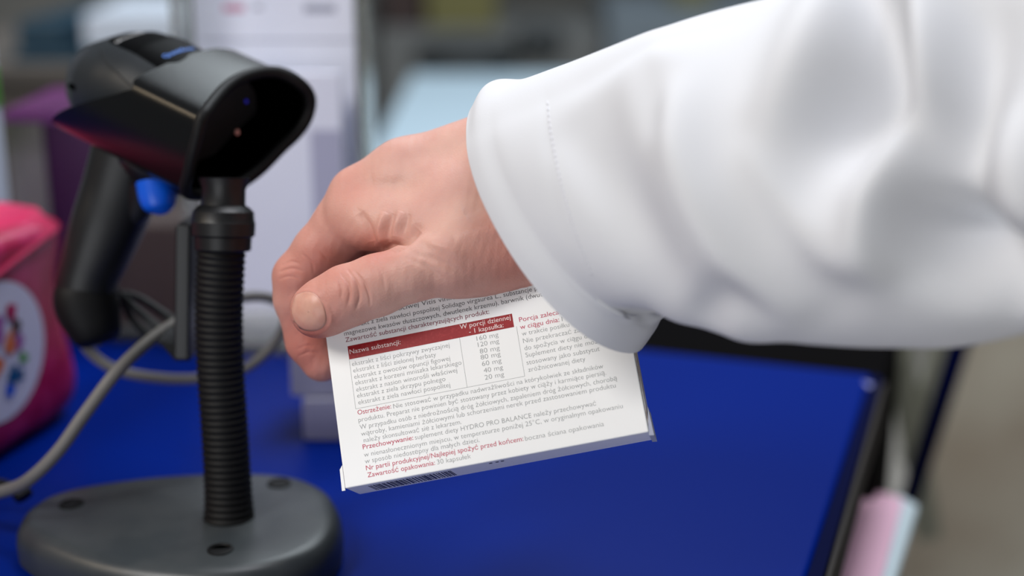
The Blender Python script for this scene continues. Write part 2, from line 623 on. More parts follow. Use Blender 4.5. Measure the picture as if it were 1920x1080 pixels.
rs = [hood_ring(k, 0.0) for k in np.linspace(0, 1, 12)]
ri = [hood_ring(k, 2.2) for k in np.linspace(1, 0, 12)]
v_, f_ = loft([sl(r) for r in rs + ri + [rs[0]]], caps=False)
mesh('hood', v_, f_, M['gloss'], sn, smooth=True, angle=65)
fr = np.array(hood_ring(0, 0.8))
lipc = sl(fr)
lipc = np.vstack([lipc, lipc[:1]])
v_, f_ = tube(lipc, 0.0027, 12, caps=False)
mesh('mouth_rim', v_, f_, M['black2'], sn, smooth=True)
# dark funnel and window inside the mouth
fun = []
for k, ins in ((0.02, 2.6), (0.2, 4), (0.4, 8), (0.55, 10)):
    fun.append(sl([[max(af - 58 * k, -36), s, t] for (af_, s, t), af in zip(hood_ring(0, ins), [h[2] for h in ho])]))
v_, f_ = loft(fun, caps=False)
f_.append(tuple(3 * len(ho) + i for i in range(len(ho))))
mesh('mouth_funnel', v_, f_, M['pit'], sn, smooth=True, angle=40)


def ball(c, r, n=12, m=10, sc3=(1, 1, 1)):
    rings = []
    for i in range(1, m):
        th = math.pi * i / m
        rings.append([[c[0] + r * sc3[0] * math.cos(th), c[1] + r * sc3[1] * math.sin(th) * math.cos(p), c[2] + r * sc3[2] * math.sin(th) * math.sin(p)] for p in np.linspace(0, 2 * math.pi, n, endpoint=False)])
    return rings


def solve_at(u, v, a):
    r = cp(u, v, 1.0)
    A = np.array([SB[:, 1], SB[:, 2], -r]).T
    x = np.linalg.solve(A, -(SO + SB[:, 0] * a / 1000))
    return [a, x[0] * 1000, x[1] * 1000]


for (u, v, r, mm_, nm, da) in ((445, 248, 1.4, 'glintpink', 'lens', -12.0), (462, 190, 1.0, 'glintblue', 'glint_ball', -17.0)):  # both balls, the lens included, stand in for reflections inside the mouth
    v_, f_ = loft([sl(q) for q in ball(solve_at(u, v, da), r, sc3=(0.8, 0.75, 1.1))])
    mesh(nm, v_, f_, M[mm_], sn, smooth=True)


# body of the scanner head
def body_dims(a):
    A = [-20, -40, -60, -75, -88, -98, -105, -109, -110]
    ws = np.interp(-a, [-q for q in A], [25, 27, 28.5, 28, 25, 19.5, 13, 6, 2])
    top = np.interp(-a, [-q for q in A], [-3, 2.6, 4.2, 2.2, -2.5, -8, -14.5, -21, -24])
    bot = np.interp(-a, [-q for q in A], [-36, -40, -44, -45, -44, -40, -35, -29, -26])
    return ws, top, bot


def body_ring(a, n=64, e=2.5, grow=0):
    ws, top, bot = body_dims(a)
    tc_, h = (top * 0.42 + bot * 0.58), 0
    r = []
    for p in np.linspace(0, 2 * math.pi, n, endpoint=False):
        c, s_ = math.cos(p), math.sin(p)
        hh = (top - tc_) if s_ > 0 else (tc_ - bot)
        r.append([a, 30 + (ws + grow) * math.copysign(abs(c) ** (2 / e), c), tc_ + (hh + grow) * math.copysign(abs(s_) ** (2 / e), s_)])
    return r


aa = np.concatenate([np.linspace(-22, -86, 17), np.linspace(-89, -110, 22)])
v_, f_ = loft([sl(body_ring(a)) for a in aa])
mesh('head', v_, f_, M['slate'], sn, smooth=True, angle=60)


def top_t(a, s, e=2.5, grow=0.0):
    ws, top, bot = body_dims(a)
    tc_ = top * 0.42 + bot * 0.58
    x = min(abs((s - 30) / ws), 0.999)
    return tc_ + (top - tc_) * (1 - x ** e) ** (1 / e) + grow


# black glossy inlay on top of the head
NA, NSS = 26, 20
gv, gf = [], []
for g in (0.3, -0.3):
    for i in range(NA):
        a = -40 - 46 * i / (NA - 1)
        k = i / (NA - 1)
        s0, s1 = 17.5 + 2 * k + 7 * k ** 6, 50 - 4 * k - 7 * k ** 6
        for j in range(NSS):
            s = s0 + (s1 - s0) * j / (NSS - 1)
            gv.append([a, s, top_t(a, s, grow=g)])
nn = NA * NSS
for i in range(NA - 1):
    for j in range(NSS - 1):
        q = (i * NSS + j, i * NSS + j + 1, (i + 1) * NSS + j + 1, (i + 1) * NSS + j)
        gf.append(q)
        gf.append(tuple(x + nn for x in q[::-1]))
edge = [j for j in range(NSS)] + [i * NSS + NSS - 1 for i in range(1, NA)] + [(NA - 1) * NSS + j for j in range(NSS - 2, -1, -1)] + [i * NSS for i in range(NA - 2, 0, -1)]
for i in range(len(edge)):
    a_, b_ = edge[i], edge[(i + 1) % len(edge)]
    gf.append((a_, a_ + nn, b_ + nn, b_))
inl = mesh('top_inlay', sl(gv), gf, M['inlay'], sn, smooth=True, angle=40)


# seam groove strip on the near side of the head and the small port
def surf_line(pts, wdt, lift):
    P = catmull(pts, 6)
    return tube([sl([a, s, top_t(a, s, grow=lift)]) for a, s in P], wdt, 8)


v_, f_ = surf_line([(-42, 6.5), (-56, 7.5), (-68, 10), (-80, 16)], 0.00028, 0.0)
mesh('seam', v_, f_, M['black2'], sn, smooth=True)


def text_geom(s, bold=0.0):
    cu = bpy.data.curves.new('txt', 'FONT')
    cu.body = s
    cu.size = 1.0
    cu.offset = bold
    cu.resolution_u = 3
    ob = bpy.data.objects.new('txt', cu)
    C.objects.link(ob)
    dg = bpy.context.evaluated_depsgraph_get()
    me = bpy.data.meshes.new_from_object(ob.evaluated_get(dg))
    vs = np.array([v.co[:] for v in me.vertices]) if len(me.vertices) else np.zeros((0, 3))
    fs = [tuple(p.vertices) for p in me.polygons]
    bpy.data.objects.remove(ob)
    bpy.data.curves.remove(cu)
    bpy.data.meshes.remove(me)
    return vs, fs


for (s, A0, s0, s1, hgt, mm_) in (('QuickScan', -46.5, 24, 42, 3.4, 'bluelabel'), ('DATALOGIC', -73.5, 21, 37, 3.0, 'label')):
    vs, fs = text_geom(s, 0.02)
    x0, x1 = vs[:, 0].min(), vs[:, 0].max()
    vs = sl([[A0 - y * hgt, s0 + (x - x0) / (x1 - x0) * (s1 - s0), top_t(A0 - y * hgt, s0 + (x - x0) / (x1 - x0) * (s1 - s0), grow=0.55)] for x, y, z in vs])
    mesh('lettering', vs, fs, M[mm_], inl)


def px_loft(rows, seg=36, e=2.3, dirpx=None):
    """rings from (u, v, depth, half width in metres, half thickness in metres, tilt of ring)"""
    P = np.array([W(r[0], r[1], r[2]) for r in rows])
    T = np.gradient(P, axis=0)
    T /= np.linalg.norm(T, axis=1)[:, None]
    rings = []
    for p, t, r in zip(P, T, rows):
        view = (p - CAM) / np.linalg.norm(p - CAM)
        x = np.cross(t, view)
        x /= np.linalg.norm(x)
        y = np.cross(t, x)
        ring = []
        for a in np.linspace(0, 2 * math.pi, seg, endpoint=False):
            c, s_ = math.cos(a), math.sin(a)
            ring.append(p + r[3] * x * math.copysign(abs(c) ** (2 / e), c) + r[4] * y * math.copysign(abs(s_) ** (2 / e), s_))
        rings.append(ring)
    return loft(rings)


hrow = [(262, 250, .645, .019, .017), (243, 300, .647, .0178, .016), (224, 360, .650, .0172, .016), (202, 420, .652, .0165, .016), (183, 470, .654, .0152, .0155), (168, 510, .656, .0140, .015), (160, 545, .657, .0135, .0145), (158, 552, .657, .0125, .0135)]
hr = catmull(hrow, 5)
v_, f_ = px_loft(hr)
hd = mesh('handle', v_, f_, M['black'], sn, smooth=True, angle=50)
cr = catmull([(160, 550, .657, .0134, .0145), (160, 556, .657, .0146, .0155), (166, 580, .658, .0146, .0155), (176, 608, .659, .0130, .0145), (186, 632, .660, .0108, .012), (190, 642, .660, .0075, .009), (191, 645, .660, .003, .004)], 4)
v_, f_ = px_loft(cr)
mesh('handle_cap', v_, f_, M['black2'], sn, smooth=True, angle=50)
tg = catmull([(292, 322, .632, .010, .009), (293, 345, .632, .0088, .009), (296, 370, .632, .0084, .0088), (298, 388, .632, .0070, .0078), (299, 398, .632, .0045, .0052), (299, 403, .632, .0012, .0015)], 5)
v_, f_ = px_loft(tg, e=2.2)
mesh('trigger', v_, f_, M['trigger'], sn, smooth=True, angle=60)
# cheek joining trigger and hood underside
v_, f_ = px_loft(catmull([(300, 290, .632, .018, .013), (300, 310, .634, .0175, .013), (290, 330, .640, .0125, .012), (272, 360, .644, .009, .011), (258, 395, .647, .006, .009), (245, 420, .649, .003, .006)], 4))
mesh('trigger_guard', v_, f_, M['black'], sn, smooth=True, angle=50)
pc = solve_at(159, 196, -92)
v_, f_ = loft([sl(q) for q in ball([-86, 5.2, -19], 2.4, sc3=(1.4, .5, .6))])
mesh('side_port', v_, f_, M['pit'], sn, smooth=True)

# ------------------------------------------------------------------ cables
gc = catmull([W(*p) for p in [(185, 640, .660), (160, 622, .672), (150, 610, .68), (165, 655, .69), (215, 692, .695), (290, 708, .697), (370, 710, .697), (450, 695, .697), (505, 655, .70), (535, 605, .70), (528, 572, .70), (490, 556, .695), (430, 562, .685), (380, 580, .672),
                              (338, 601, .658), (280, 640, .640), (220, 696, .622), (160, 775, .618), (110, 845, .617), (60, 895, .620), (20, 917, .628), (-60, 935, .64), (-200, 950, .65)]], 10)
gr_ = np.interp(np.arange(len(gc)), [0, 60, 100, 150, len(gc)], [0.0026, 0.0026, 0.0025, 0.0029, 0.0029])
v_, f_ = tube(gc, gr_, 14)
o = mesh('cable', v_, f_, M['cable'], None, smooth=True)
tag(o, 'grey scanner cable looping behind the gooseneck and running down to the lower left', 'cable')
bc = catmull([W(*p) for p in [(212, 540, .668), (250, 575, .67), (300, 615, .668), (338, 640, .665), (335, 652, .668), (290, 635, .675), (250, 600, .68), (228, 555, .68), (262, 560, .68), (310, 590, .675), (336, 608, .668)]], 10)
v_, f_ = tube(bc, 0.0019, 12)
o = mesh('cable', v_, f_, M['dcable'], None, smooth=True)
tag(o, 'thin dark cable coiled between the scanner handle and the back plate', 'cable')
kc = catmull([W(*p) for p in [(-90, 905, .66), (-30, 903, .66), (15, 912, .655), (40, 925, .65), (46, 932, .649)]], 8)
v_, f_ = tube(kc, [0.0026] * (len(kc) - 10) + [0.0042] * 10, 12)
o = mesh('cable', v_, f_, M['black2'], None, smooth=True)
tag(o, 'black cable end with a plug beside the left tip of the grey base', 'cable')

# ------------------------------------------------------------------ the carton held in the hand (own axes X right, Y up, Z away; metres)
def rodr(r):
    r = np.array(r)
    th = np.linalg.norm(r)
    k = r / th
    Kx = np.array([[0, -k[2], k[1]], [k[2], 0, -k[0]], [-k[1], k[0], 0]])
    return np.eye(3) + math.sin(th) * Kx + (1 - math.cos(th)) * Kx @ Kx


BR = rodr([0.2662603, 0.14383729, 0.18053435])
BT = np.array([-0.06275286, -0.07539779, 0.53440001])
BW, BH, BD = 0.116, 0.075, 0.020


def bl(P):
    return cw(np.asarray(P, float) @ BR.T + BT)


def bun(u, v):
    d = cp(u, v, 1.0)
    n = BR[:, 2]
    s = (n @ BT) / (n @ d)
    return BR.T @ (s * d - BT)


bx = empty('medicine_box', bl([BW / 2, 0, BD / 2]), 'white capsule carton printed with red and grey Polish text, held in the hand', 'box')
vv = [(0, 0, 0), (BW, 0, 0), (BW, 0, BD), (0, 0, BD), (0, BH, 0), (BW, BH, 0), (BW, BH, BD), (0, BH, BD)]
o = mesh('carton', bl(vv), BF, M['carton'], bx)
bevel(o, 0.0006, 2)
# side panel print and glue flap at the right, tuck flap corner at the left
vv = [(BW + .0001, 0.001, .001), (BW + .0004, 0.001, .001), (BW + .0004, 0.001, BD - .001), (BW + .0001, 0.001, BD - .001), (BW + .0001, BH - .001, .001), (BW + .0004, BH - .001, .001), (BW + .0004, BH - .001, BD - .001), (BW + .0001, BH - .001, BD - .001)]
mesh('side_panel', bl(vv), BF, M['cardedge'], bx)
vv = [(-.0014, -.0006, .0004), (-.0001, -.0006, .0004), (-.0001, -.0006, .0012), (-.0014, -.0006, .0012), (-.0012, .0075, .0004), (-.0001, .009, .0004), (-.0001, .009, .0012), (-.0012, .0075, .0012)]
mesh('tuck_flap', bl(vv), BF, M['carton'], bx)
vv = [(BW - .0002, -.0012, .0006), (BW + .0016, -.0014, .0006), (BW + .0016, -.0014, BD - .003), (BW - .0002, -.0012, BD - .003), (BW - .0002, .0002, .0006), (BW + .0012, .0095, .0006), (BW + .0012, .0095, BD - .003), (BW - .0002, .0095, BD - .003)]
mesh('tuck_flap', bl(vv), BF, M['ltgrey'], bx)
# barcode on the underside
bars, x = [], 0.008
while x < 0.040:
    wdt = random.choice((.0003, .0005, .0008))
    z0, z1 = .0035, .0165
    bars.append(([(x, -.0001, z0), (x + wdt, -.0001, z0), (x + wdt, -.0001, z1), (x, -.0001, z1)], [(0, 1, 2, 3)]))
    x += wdt + random.choice((.0003, .0005, .0007))
v_, f_ = merge(bars)
mesh('barcode', bl(v_), f_, M['barcode'], bx)
bars = [([(x, -.0001, .003), (x + .0012, -.0001, .003), (x + .0012, -.0001, .0045), (x, -.0001, .0045)], [(0, 1, 2, 3)]) for x in (.055, .0575, .0595)]
v_, f_ = merge(bars)
mesh('underside_print', bl(v_), f_, M['barcode'], bx)

ZF = -0.00006


def rect(x0, y0, x1, y1, z=ZF):
    return [(x0, y0, z), (x1, y0, z), (x1, y1, z), (x0, y1, z)], [(0, 1, 2, 3)]


HX0, HX1, HY0, HY1 = .0081, .0732, .0488, .0541
hb = mesh('header_band', bl(rect(HX0, HY0, HX1, HY1, -.00005)[0]), [(0, 1, 2, 3)], M['red'], bx)


def zq(x, y):
    return (x / 2.4547 + 600, y / 2.4547 + 500)


def line_text(s, p, q, size, bold=0.0, z=ZF):
    A, B_ = bun(*zq(*p)), bun(*zq(*q))
    vs, fs = text_geom(s, bold)
    x0, x1 = vs[:, 0].min(), vs[:, 0].max()
    y = (A[1] + B_[1]) / 2
    out = np.stack([A[0] + (vs[:, 0] - x0) / (x1 - x0) * (B_[0] - A[0]), y + vs[:, 1] * size, np.full(len(vs), z)], axis=1)
    return out, fs


S1 = 0.00262


def block(name, lines, m, size=S1, bold=-0.012, z=ZF, parent=None):
    v_, f_ = merge([line_text(s, p, q, size, bold, z) for s, p, q in lines])
    return mesh(name, bl(v_), f_, m, parent or bx)


block('ingredient_text', [
    ('winorośli właściwej Vitis vinifera L., ekstrakt z ziela, azo', (150, 243), (1020, 70)),
    ('ekstrakt z ziela nawłoci pospolitej Solidago virgaurea L., substancje przec', (125, 281), (1058, 100)),
    ('magnezowe kwasów tłuszczowych, dwutlenek krzemu), barwnik (dwutlen', (112, 314), (1062, 133))], M['dgrey'], bold=-0.004)
block('contents_heading', [('Zawartość substancji charakteryzujących produkt:', (118, 346), (780, 218))], M['maroon'], bold=0.0)
block('header_text', [('Nazwa substancji:', (138, 402), (372, 357))], M['whiteink'], bold=0.0, z=-.00012)
block('header_text', [('W porcji dziennej', (645, 288), (878, 243)), ('- 1 kapsułka:', (688, 310), (846, 278))], M['whiteink'], bold=0.0, z=-.00012)
block('ingredient_table', [
    ('ekstrakt z liści pokrzywy zwyczajnej', (148, 456), (597, 372)), ('ekstrakt z liści zielonej herbaty', (154, 485), (535, 416)),
    ('ekstrakt z owoców opuncji figowej', (158, 514), (600, 434)), ('ekstrakt z korzeni mniszka lekarskiego', (163, 543), (652, 453)),
    ('ekstrakt z nasion winorośli właściwej', (168, 573), (632, 488)), ('ekstrakt z ziela skrzypu polnego', (172, 602), (578, 528)),
    ('ekstrakt z ziela nawłoci pospolitej', (177, 632), (600, 556)),
    ('160 mg', (722, 341), (822, 322)), ('120 mg', (728, 370), (825, 351)), ('80 mg', (737, 400), (828, 383)), ('80 mg', (741, 428), (832, 411)),
    ('60 mg', (747, 458), (836, 441)), ('40 mg', (755, 489), (843, 472)), ('20 mg', (760, 521), (848, 504))], M['grey'])
bd = []
TX = [HX0, float(bun(*zq(633, 268))[0]), HX1 + .0009]
TY0 = float((bun(*zq(162, 655))[1] + bun(*zq(940, 505))[1]) / 2)
for x in TX: bd.append(rect(x - .00006, TY0, x + .00006, HY0, -.00004))
bd.append(rect(TX[0], TY0 - .00006, TX[2], TY0 + .00006, -.00004))
v_, f_ = merge(bd)
mesh('table_border', bl(v_), f_, M['grey'], bx)
block('dosage_heading', [('Porcja zalecana do', (918, 255), (1180, 203)), ('w ciągu dnia:', (922, 289), (1102, 253))], M['redtxt'], bold=0.0)
block('dosage_text', [
    ('1 kapsułka', (1114, 251), (1262, 222)), ('w trakcie posiłku', (930, 318), (1148, 277)), ('Nie przekraczać zalecanej', (936, 351), (1290, 284)),
    ('do spożycia w ciągu dnia.', (942, 384), (1275, 322)), ('Suplement diety nie może być', (947, 416), (1357, 340)),
    ('stosowany jako substytut', (952, 451), (1288, 388)), ('zróżnicowanej diety', (960, 484), (1222, 435))], M['grey'])
block('warning_heading', [('Ostrzeżenie:', (174, 682), (328, 652)), ('Przechowywanie:', (198, 840), (430, 797)),
    ('Nr partii produkcyjnej/Najlepiej spożyć przed końcem:', (213, 937), (937, 802)), ('Zawartość opakowania:', (220, 970), (530, 912))], M['redtxt'], bold=0.0)
block('warning_text', [
    ('Nie stosować w przypadku nadwrażliwości na którykolwiek ze składników', (338, 650), (1305, 470)),
    ('produktu. Preparat nie powinien być stosowany przez kobiety w ciąży i karmiące piersią.', (178, 715), (1318, 498)),
    ('W przypadku osób z niedrożnością dróg żółciowych, zapaleniem dróg żółciowych, chorobą', (184, 747), (1368, 525)),
    ('wątroby, kamieniami żółciowymi lub schorzeniami nerek przed zastosowaniem produktu', (190, 778), (1362, 558)),
    ('należy skonsultować się z lekarzem.', (202, 808), (652, 725)),
    ('suplement diety HYDRO PRO BALANCE należy przechowywać', (438, 795), (1272, 640)),
    ('w nienasłonecznionym miejscu, w temperaturze poniżej 25°C, w oryginalnym opakowaniu', (203, 872), (1395, 655)),
    ('w sposób niedostępny dla małych dzieci.', (208, 905), (735, 808)),
    ('boczna ściana opakowania', (945, 800), (1308, 735)), ('30 kapsułek', (540, 910), (695, 882))], M['grey'])

# ------------------------------------------------------------------ the hand: one continuous surface from blended, tapering bones
PR = []


def bone(group, *pts):
    """each point (u, v, depth, radius mm)"""
    q = [(cp(u, v, d) * 1000, r) for u, v, d, r in pts]
    for (a, ra_), (b, rb) in zip(q[:-1], q[1:]):
        PR.append((group, a, b, ra_, rb))


bone('index', (668, 372, .574, 11.8), (640, 425, .574, 11.6), (600, 470, .575, 10.6), (560, 520, .577, 10.2), (556, 560, .579, 9.0), (578, 640, .5835, 8.9), (604, 676, .5855, 8.8))
bone('middle', (700, 390, .594, 11), (640, 450, .598, 10), (612, 520, .602, 9.8), (640, 590, .598, 9), (690, 650, .5895, 8.6))
bone('ring', (735, 405, .612, 10.5), (700, 470, .617, 9.6), (690, 530, .618, 9.2), (730, 590, .606, 8.6), (780, 635, .5885, 8.2))
bone('little', (775, 425, .627, 9.5), (760, 480, .630, 8.6), (765, 520, .628, 8.0), (800, 560, .612, 7.6), (850, 595, .5875, 7.2))
bone('palm', (672, 368, .573, 11.8), (760, 330, .572, 14), (960, 268, .568, 15.5))
bone('palm', (705, 385, .592, 11), (980, 300, .586, 15))
bone('palm', (740, 405, .610, 10.5), (985, 340, .600, 14))
bone('palm', (780, 430, .624, 9.5), (985, 390, .600, 13))
bone('palm', (745, 372, .570, 13), (850, 400, .562, 19), (970, 370, .560, 21))
bone('palm', (655, 405, .568, 10.5), (690, 415, .563, 10.0), (735, 415, .560, 9.5))
bone('palm', (725, 425, .556, 8.0), (800, 440, .553, 12))
bone('palm', (735, 410, .562, 9.5), (800, 440, .556, 14), (880, 440, .552, 17))
bone('palm', (900, 468, .548, 15.5), (1010, 425, .552, 20), (1100, 400, .552, 22))
bone('palm', (980, 330, .567, 24), (1200, 330, .555, 26))
bone('palm', (960, 290, .568, 17), (1200, 280, .556, 22))
bone('thumb', (594, 583, .5430, 10.3), (610, 575, .5420, 10.9), (650, 555, .5405, 11.5), (706, 535, .5395, 11.4), (775, 510, .5385, 10.8), (850, 490, .5405, 13.0), (930, 465, .5445, 16.0))
bone('thumb', (850, 490, .5405, 13.0), (1000, 440, .550, 20.0))
HS = 0.7


def smin(a, b, k):
    h = np.clip(0.5 + 0.5 * (b - a) / k, 0, 1)
    return b + (a - b) * h - k * h * (1 - h)


def hand_sdf(X, Y, Z):
    G = {}
    for g, a, b, ra_, rb in PR:
        d = b - a
        L_ = d @ d
        t = np.clip(((X - a[0]) * d[0] + (Y - a[1]) * d[1] + (Z - a[2]) * d[2]) / L_, 0, 1).astype(np.float32)
        s = np.sqrt((X - a[0] - t * d[0]) ** 2 + (Y - a[1] - t * d[1]) ** 2 + (Z - a[2] - t * d[2]) ** 2) - (ra_ + (rb - ra_) * t)
        s = s.astype(np.float32)
        G[g] = s if g not in G else smin(G[g], s, 7.0 if g == 'palm' else 3.0)
    # the web between thumb and index opens to a crease towards the fingertips
    px_ = 960 + F * X / Z
    kk = (0.6 + 9.0 * np.clip((px_ - 700) / 130, 0, 1)).astype(np.float32)
    fing = G['index']
    for g in ('middle', 'ring', 'little'): fing = smin(fing, G[g], 1.0)
    kf = (0.8 + 6.0 * np.clip((px_ - 610) / 80, 0, 1)).astype(np.float32)
    s = smin(fing, G['palm'], kf)
    return smin(s, G['thumb'], kk)


allp = np.array([q for _, a, b, _, _ in PR for q in (a, b)])
lo, hi = allp.min(0) - 26, allp.max(0) + 26
hi[0] = min(hi[0], cp(1200, 300, .555)[0] * 1000 + 10)
gx, gy, gz = [np.arange(lo[k], hi[k], HS, dtype=np.float32) for k in range(3)]
S = np.empty((len(gx), len(gy), len(gz)), np.float32)
GY, GZ = np.meshgrid(gy, gz, indexing='ij')
for i0 in range(0, len(gx), 32):
    xs = gx[i0:i0 + 32]
    S[i0:i0 + 32] = hand_sdf(xs[:, None, None], GY[None], GZ[None])
# the carton is gripped, so the palm and fingers stop at its faces
bxlo, bxhi = np.array([0, -5, 0.0]), np.array([BW, BH, BD]) * 1000
for i0 in range(0, len(gx), 32):
    xs = gx[i0:i0 + 32]
    Pl = np.stack(np.broadcast_arrays(xs[:, None, None], GY[None], GZ[None]), -1) - (BT * 1000).astype(np.float32)
    Pl = Pl @ BR.astype(np.float32)
    q = np.abs(Pl - (bxlo + bxhi) / 2) - (bxhi - bxlo) / 2
    bs = np.sqrt((np.maximum(q, 0) ** 2).sum(-1)) + np.minimum(q.max(-1), 0)
    S[i0:i0 + 32] = np.maximum(S[i0:i0 + 32], 0.15 - bs)
S[0], S[-1], S[:, 0], S[:, -1], S[:, :, 0], S[:, :, -1] = [np.maximum(q, 0.5) for q in (S[0], S[-1], S[:, 0], S[:, -1], S[:, :, 0], S[:, :, -1])]
HV, HF = surface_nets(S, lo, HS)
# relax the grid steps
for it in range(6):
    acc = np.zeros_like(HV)
    cn = np.zeros(len(HV))
    for k in range(4):
        np.add.at(acc, HF[:, k], HV[HF[:, (k + 1) % 4]])
        np.add.at(cn, HF[:, k], 1)
        np.add.at(acc, HF[:, k], HV[HF[:, (k - 1) % 4]])
        np.add.at(cn, HF[:, k], 1)
    HV = HV + 0.5 * (acc / cn[:, None] - HV)
tmp = bpy.data.meshes.new('tmp')
tmp.from_pydata(HV.tolist(), [], HF.tolist())
to = bpy.data.objects.new('tmp', tmp)
C.objects.link(to)
ss = to.modifiers.new('s', 'SUBSURF')
ss.levels = 1
dg = bpy.context.evaluated_depsgraph_get()
me2 = bpy.data.meshes.new_from_object(to.evaluated_get(dg))
HV = np.empty(len(me2.vertices) * 3)
me2.vertices.foreach_get('co', HV)
HV = HV.reshape(-1, 3)
HF = np.empty(len(me2.polygons) * 4, np.int64)
me2.polygons.foreach_get('vertices', HF)
HF = HF.reshape(-1, 4)
bpy.data.objects.remove(to)
NV = mesh_normals(HV, HF)
vol = (HV * NV).sum()
ctr = HV.mean(0)
if ((HV - ctr) * NV).sum() < 0:
    HF = HF[:, ::-1]
    NV = -NV
u_, v__ = project(HV)
facing = np.clip(-(NV * HV).sum(1) / np.linalg.norm(HV, axis=1) * 3, 0, 1)
near = np.clip((0.592 - HV[:, 2] / 1000) / 0.01, 0, 1)
# creases and tendons, (path in the picture plane, mm, width on either side)
H_STROKES = [
    # web folds fanning out of the crease
    ([(716, 464), (742, 461), (768, 447), (784, 430)], -3.0, 10, 9),
    ([(700, 452), (692, 425), (676, 398)], -1.5, 6, 10),
    ([(716, 456), (712, 430), (722, 398)], 1.7, 9, 7),
    ([(728, 456), (728, 430), (738, 400)], -1.4, 6, 6),
    ([(738, 446), (744, 420), (752, 396)], 1.3, 8, 6),
    ([(752, 446), (760, 424), (766, 400)], -1.0, 6, 6),
    ([(745, 463), (790, 452), (830, 462), (870, 478)], 1.0, 10, 14),
    ([(770, 474), (820, 488), (866, 512)], -0.5, 7, 7),
    ([(760, 482), (800, 500), (836, 526)], -0.4, 6, 6),
    # tendon hollow towards the wrist
    ([(870, 400), (920, 372), (980, 345)], -1.8, 16, 20),
    ([(850, 440), (920, 430), (990, 405)], 1.2, 18, 18),
    ([(700, 340), (780, 318), (880, 285)], 0.8, 16, 20),
    # thumb joint wrinkles
    ([(652, 506), (668, 530), (674, 556), (668, 578)], -0.6, 2.4, 2.6),
    ([(640, 514), (652, 532), (656, 552), (652, 570)], -0.45, 2.4, 2.4),
    ([(664, 508), (682, 530), (692, 555), (694, 572)], -0.55, 2.4, 2.6),
    ([(632, 520), (640, 540), (640, 560)], -0.3, 2.4, 2.4),
    ([(655, 508), (662, 540), (662, 572)], 0.35, 5, 5),
    ([(708, 500), (718, 520), (722, 545)], -0.2, 3, 3),
    # index joint wrinkles
    ([(528, 498), (545, 490), (560, 494)], -0.3, 2.4, 2.4),
    ([(524, 510), (546, 503), (568, 508)], -0.4, 2.4, 2.4),
    ([(522, 524), (542, 518), (560, 522)], -0.3, 2.2, 2.2),
    ([(566, 476), (584, 492), (588, 512)], -0.35, 2.4, 2.4),
    ([(600, 470), (615, 486), (640, 492)], -0.3, 3, 3),
    ([(560, 668), (580, 660), (600, 664)], -0.25, 2.4, 2.4),
    ([(556, 656), (574, 648), (596, 650)], -0.2, 2.4, 2.4),
    # nail fold
    ([(546, 582), (546, 562), (560, 549), (583, 546), (600, 556)], 0.35, 4, 4),
    ([(604, 566), (618, 584), (620, 606), (606, 622), (584, 626), (560, 620)], 0.4, 4, 4),
]
hgt = np.zeros(len(HV))
for pts, amp, wl, wr in H_STROKES:
    hgt += stroke(u_, v__, pts, amp, wl, wr)
# faint parallel skin lines across the back of the hand and the thumb base
n1 = np.sin(u_ * 0.33 + v__ * 0.12 + 3 * np.sin(v__ * 0.03)) * np.sin(u_ * 0.07 - v__ * 0.045)
hgt += 0.045 * n1
HV = HV + NV * (hgt * facing * near)[:, None]
flush = np.zeros(len(HV))
for (cu_, cv_, rr, am) in ((660, 345, 55, .35), (545, 510, 60, .55), (600, 420, 60, .22), (585, 660, 70, .75), (640, 545, 45, .30), (575, 600, 45, .35), (700, 462, 40, .7), (980, 430, 90, .35), (620, 480, 40, .4), (960, 500, 60, .3), (800, 380, 50, -.1)):
    flush += am * np.exp(-((u_ - cu_) ** 2 + (v__ - cv_) ** 2) / rr ** 2)
flush = np.clip(flush, 0, 1)

pe = empty('person', cw(np.array([.09, -.02, .56])), 'person in a white coat, right hand pinching the capsule carton by its top edge', 'person')
o = mesh('hand', cw(HV / 1000), HF, M['skin'], pe, smooth=True)
at = o.data.attributes.new('flush', 'FLOAT', 'POINT')
at.data.foreach_set('value', flush.astype(np.float32))
hand = o
# thumb nail, laid on the thumb's surface
from mathutils.bvhtree import BVHTree
bvh = BVHTree.FromPolygons(HV.tolist(), HF.tolist())
nail_out = catmull([(544, 584), (546, 564), (557, 552), (575, 547), (590, 551), (602, 564), (610, 583), (612, 602), (604, 615), (588, 621), (568, 619), (552, 606)], 5, closed=True)
nc = nail_out.mean(0)
nv_, NR = [], 9
for r in range(NR + 1):
    k = r / NR
    for q in nail_out:
        u, v = nc + (q - nc) * k
        d = Vector(cp(u, v, 1.0)).normalized()
        hit, nrm, _, _ = bvh.ray_cast(Vector((0, 0, 0)), d)
        if hit is None: hit = Vector(cp(u, v, .535) * 1000)
        lift = 0.4 * (1 - k ** 5) + 0.02
        nv_.append(np.array(hit) - np.array(d) * lift)
nn = len(nail_out)
nf = []
for r in range(NR):
    for i in range(nn):
        j = (i + 1) % nn
        nf.append((r * nn + i, r * nn + j, (r + 1) * nn + j, (r + 1) * nn + i))
o = mesh('thumb_nail', cw(np.array(nv_) / 1000), nf, M['nail'], pe, smooth=True)
so = o.modifiers.new('solid', 'SOLIDIFY')
so.thickness = 0.0004
so.offset = -1

